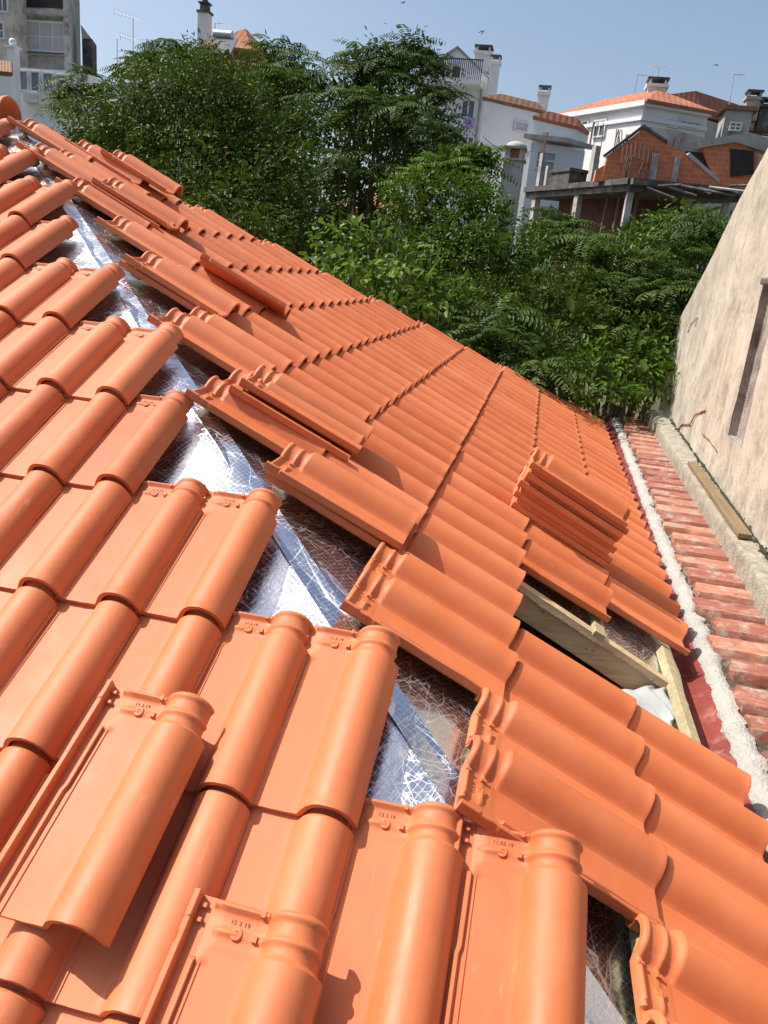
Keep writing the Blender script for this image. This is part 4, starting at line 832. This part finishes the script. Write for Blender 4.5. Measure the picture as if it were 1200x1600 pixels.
def crown_leaves(parent, blobs, kind, per=26, leaves=26, ln=.11, wd=.042, spread=.22, core=True):
    C_, Nc = blob_points([(u, v, d, r_*.96, q) for u, v, d, r_, q in blobs], per); n = len(C_); k = leaves; off = np.clip(RNG.normal(size=(n, k, 3)), -1.5, 1.5)*spread*np.array([1, 1, .7])*RNG.uniform(.5, 1.3, size=(n, 1, 1)); base = (C_[:, None]+off).reshape(-1, 3)
    out = unit(off.reshape(-1, 3)+np.repeat(Nc, k, 0)*.25+RNG.normal(size=(n*k, 3))*.12); ax = unit(out+np.array([0, 0, -.15])+RNG.normal(size=out.shape)*.35)
    up = unit(np.array([0, 0, 1.0])+np.repeat(Nc, k, 0)*.7+RNG.normal(size=out.shape)*.30); sd = unit(np.cross(ax, up)); nm = np.cross(sd, ax)
    L = ln*RNG.uniform(.6, 1.25, len(base)); quads('foliage', base, ax, sd, nm, L, L*wd/ln, LEAFM[kind], parent)
    if core:                                    # big inner leaves close the crown
        C2, N2 = blob_points([(u, v, d, r_*.72, q) for u, v, d, r_, q in blobs], per*2.2); B2 = C2+RNG.normal(size=C2.shape)*.04; m_ = len(B2); ax = unit(RNG.normal(size=(m_, 3))*.7+N2*.4); up = unit(N2+RNG.normal(size=(m_, 3))*.4); sd = unit(np.cross(ax, up)); nm = np.cross(sd, ax)
        L = RNG.uniform(.13, .19, m_); quads('inner_foliage', B2, ax, sd, nm, L, L*.55, LEAFM['laurel'], parent)
def fronds(parent, blobs, kind, per=9, whorl=9, flen=.62, lln=.115, lw=.030, pairs=11, tipup=.5):
    C_, Nc = blob_points(blobs, per); n = len(C_); B_, A_, S_, M_, LL = [], [], [], [], []
    for i in range(n):
        ph = RNG.random()*6.28; m = whorl; upd = unit(np.array([0, 0, .9])+Nc[i]*.5); t1 = unit(np.cross(upd, [.3, .8, .1])); t2 = np.cross(upd, t1); sc = RNG.uniform(.7, 1.15)
        for j in range(m):
            a = ph+6.28*j/m+RNG.normal()*.2; el = RNG.uniform(.05, .9)*tipup+.15; d0 = unit(t1*math.cos(a)+t2*math.sin(a)+upd*el); L = flen*sc*RNG.uniform(.75, 1.15); ts = np.linspace(.12, 1, pairs)
            pos = C_[i]+d0*(ts*L)[:, None]-np.array([0, 0, 1.0])*((ts**2)*L*.42)[:, None]; tang = unit(d0[None]-np.array([0, 0, .84])*ts[:, None]); side = unit(np.cross(tang, upd)); nrm = np.cross(side, tang)
            for sg in (-1, 1):
                B_.append(pos); ax = unit(side*sg+tang*.28-np.array([0, 0, .28])+RNG.normal(size=pos.shape)*.08); A_.append(ax); sdv = unit(np.cross(ax, nrm)); S_.append(sdv); M_.append(np.abs(1)*np.cross(sdv, ax)); LL.append(lln*sc*np.sin(np.pi*np.clip(ts*.8+.14, 0, 1))**.5)
    B_, A_, S_, M_, LL = map(np.concatenate, (B_, A_, S_, M_, LL)); quads('foliage', B_, A_, S_, M_, LL, LL*lw/lln, LEAFM[kind], parent)
def limbs(parent, foot, blobs, r0=.14):
    mb = MB(); foot = V(foot); cs = [V(at_d(b[0], b[1], b[2])) for b in blobs]; cen = sum(cs, Vector())/len(cs); fork = foot.lerp(cen, .45); fork.z = foot.z+(cen.z-foot.z)*.5
    mb.tube([foot, foot.lerp(fork, .5)+Vector((.1, -.08, 0)), fork], [r0, r0*.85, r0*.7], 8)
    for c in cs: m = fork.lerp(c, .5)+Vector((random.uniform(-.2, .2), random.uniform(-.2, .2), .1)); mb.tube([fork, m, c], [r0*.55, r0*.3, r0*.10], 6)
    mb.build('trunk', BARK, parent, smooth=True)
def tree(name, label, blobs, maker, kw, kind, foot=None, r0=.13, cat='tree'):
    c = at_d(blobs[0][0], blobs[0][1], blobs[0][2]); f = foot or (c[0]+.3, c[1], -5.2+6.5*sm(12, 34, c[0])); r = empty(name, f, label, cat, 'trees and bushes behind the roof')
    for mk, k2, kd, bl in ((maker, kw, kind, blobs),): mk(r, bl, kd, **k2)
    if maker is fronds and r0 > .1: crown_leaves(r, [(b[0], b[1]+8, b[2]+.15, b[3]*.8, b[4]) for b in blobs], 'laurel', per=45, leaves=26, ln=.10, wd=.035, spread=.2)
    limbs(r, f, blobs, r0*.8); return r
# broad dark evergreen on the left
tree('evergreen_tree', 'broad dark glossy evergreen filling the left behind the roof ridge',
     [(300, 180, 11, 95, .95), (215, 195, 11, 70, .9), (380, 210, 11, 85, 1), (300, 260, 10.6, 90, .9), (420, 300, 10.6, 85, 1), (350, 330, 10, 70, .9), (455, 220, 11.5, 55, 1), (150, 205, 11.2, 48, .8), (250, 135, 11.5, 50, .9), (330, 130, 11.5, 55, .9), (475, 350, 10.5, 60, 1), (400, 360, 9.6, 45, .9)], crown_leaves, dict(per=230, leaves=36, ln=.066, wd=.026, spread=.13), 'laurel', r0=.2)
tree('olive_bush', 'yellowish olive-green bush at the left foot of the evergreen', [(107, 178, 11.6, 28, .9), (120, 195, 11.4, 25, .9)], crown_leaves, dict(per=110, leaves=26, ln=.07, wd=.02, spread=.12), 'olive', r0=.05, cat='bush')
AK = dict(per=22, whorl=8, flen=.60)
tree('ailanthus_tree', 'feathery-leaved tree in front of the white annex', [(128, 125, 14, 20, .9), (118, 150, 14, 22, 1), (95, 160, 14, 16, .8), (165, 150, 14, 18, .8)], fronds, dict(per=12, whorl=7, flen=.5, lln=.10), 'ail', r0=.06)
tree('ailanthus_tree', 'feathery-leaved tree top rising left of the tall chimney', [(262, 82, 13, 24, .9), (250, 110, 13, 32, .9), (290, 100, 13, 26, .9), (215, 105, 13.4, 22, .8)], fronds, dict(per=14, whorl=7, flen=.52, lln=.11), 'ail', r0=.08)
tree('ailanthus_tree', 'feathery-leaved tree right of the peaked red house', [(425, 95, 14, 34, .9), (465, 110, 14, 38, .9), (400, 130, 13.4, 40, 1), (450, 160, 13.2, 50, 1), (490, 190, 13.2, 45, 1), (500, 140, 14, 30, 1)], fronds, AK, 'ail', r0=.14)
tree('ailanthus_tree', 'tall dark feathery-leaved tree at the centre with pointed tops', [(560, 105, 13, 26, 1), (600, 85, 13, 30, 1.0), (640, 80, 13, 28, 1.0), (545, 140, 13, 38, 1), (660, 120, 13, 40, 1.0), (615, 150, 13, 50, 1), (560, 200, 12.6, 55, 1), (640, 210, 12.6, 58, 1), (690, 180, 13, 36, 1), (695, 235, 12.8, 36, 1), (530, 260, 12.4, 40, 1), (620, 275, 12.8, 42, .9)], fronds, AK, 'ail', r0=.18)
tree('round_tree', 'rounded bright-green tree in front of the domed chimney', [(700, 330, 10, 75, .95), (640, 320, 10, 50, .9), (755, 345, 10, 55, .95), (720, 410, 9.6, 90, .9), (800, 420, 9.8, 55, .9), (640, 400, 9.6, 45, .9), (700, 275, 10.4, 38, .8), (840, 380, 10, 32, .9)], crown_leaves, dict(per=230, leaves=34, ln=.060, wd=.026, spread=.12), 'bright', r0=.15)
tree('ailanthus_tree', 'young feathery shoots poking out above the rounded bright tree', [(735, 245, 10.6, 16, .9), (752, 262, 10.6, 16, .9), (690, 262, 10.4, 18, .9), (655, 285, 10.4, 20, .9), (720, 275, 10.4, 16, .9)], fronds, dict(per=22, whorl=6, flen=.42, lln=.085, tipup=1.1), 'bright', r0=.05)
tree('climbing_vine', 'light-green leafy vine bush just beyond the roof edge at centre', [(600, 400, 8.8, 48, .8), (545, 385, 8.8, 34, .8), (560, 430, 8.4, 42, .8), (640, 440, 8.4, 45, .8), (600, 470, 8.2, 38, .8), (680, 470, 8.4, 40, .8), (520, 400, 8.6, 25, .8)], crown_leaves, dict(per=120, leaves=22, ln=.10, wd=.055, spread=.16), 'vine', r0=.07, cat='bush')
tree('dark_bush', 'dark bush below the rounded tree, close to the roof edge', [(720, 500, 8.8, 65, .9), (800, 500, 9, 70, .9), (860, 460, 9.4, 55, .9), (760, 560, 8.4, 45, .8), (840, 560, 8.6, 50, .8), (900, 500, 9, 50, .9)], crown_leaves, dict(per=220, leaves=34, ln=.060, wd=.022, spread=.12), 'laurel', r0=.1, cat='bush')
tree('ailanthus_tree', 'low feathery-leaved sapling by the middle of the roof edge', [(750, 540, 8.0, 30, .8), (805, 545, 8.0, 32, .8), (850, 590, 7.8, 26, .8), (785, 500, 8.4, 30, .8)], fronds, dict(per=22, whorl=7, flen=.55, lln=.10), 'ail', r0=.05)
tree('ailanthus_tree', 'large feathery-leaved tree between the ruin and the plaster wall', [(960, 440, 9.6, 50, .9), (1020, 430, 9.6, 48, .9), (1065, 420, 9.8, 46, .9), (920, 400, 10, 40, .9), (990, 490, 9.2, 50, .9), (1050, 480, 9.2, 44, .9), (1090, 370, 10, 34, .9), (930, 460, 9.4, 40, .9), (860, 350, 11, 24, .9), (880, 380, 10.6, 28, .9), (1075, 460, 9.4, 30, .9)], fronds, dict(per=17, whorl=8, flen=.58, lln=.11), 'ail', r0=.12)
tree('round_tree', 'bright-green leafy tree below the unfinished building', [(1045, 352, 12, 32, .7), (1085, 345, 12, 30, .7), (1010, 362, 12, 28, .7), (1115, 355, 12, 22, .8), (975, 370, 12, 26, .7), (1060, 385, 11.5, 34, .8), (1000, 395, 11.5, 34, .8), (930, 385, 12, 28, .7), (1110, 385, 11.5, 25, .8)], crown_leaves, dict(per=80, leaves=28, ln=.095, wd=.042, spread=.15), 'bright', r0=.1)
tree('broadleaf_bush', 'mixed green bush at the far end of the gutter', [(920, 580, 8.6, 50, .8), (975, 560, 8.8, 50, .9), (1020, 540, 9, 40, .9), (960, 620, 8.2, 34, .7), (1010, 600, 8.5, 36, .8), (900, 620, 8.2, 28, .7), (1030, 580, 8.7, 28, .9)], crown_leaves, dict(per=120, leaves=24, ln=.085, wd=.04, spread=.14), 'bright', r0=.06, cat='bush')
# deep backing foliage so no bare ground shows between crowns
tree('evergreen_tree', 'dark thicket of evergreens standing in the shade behind the nearer crowns', [(600, 170, 15.0, 70, .9), (560, 230, 14.6, 70, .9), (650, 230, 14.8, 60, .9), (430, 180, 15, 60, .9), (330, 160, 13.5, 70, .9), (470, 330, 14.5, 90, 1), (560, 340, 14.5, 80, .8), (380, 300, 14.5, 90, 1), (250, 260, 14.5, 100, .9), (660, 430, 13.5, 90, .9), (760, 470, 13, 90, .9), (860, 500, 12.5, 90, .9), (960, 540, 12, 90, .9), (1030, 500, 12.5, 70, .9), (900, 430, 13.5, 55, .9), (160, 240, 14.5, 60, .8)], crown_leaves, dict(per=60, leaves=30, ln=.14, wd=.06, spread=.24), 'laurel', r0=.2)
bpy.context.view_layer.update()
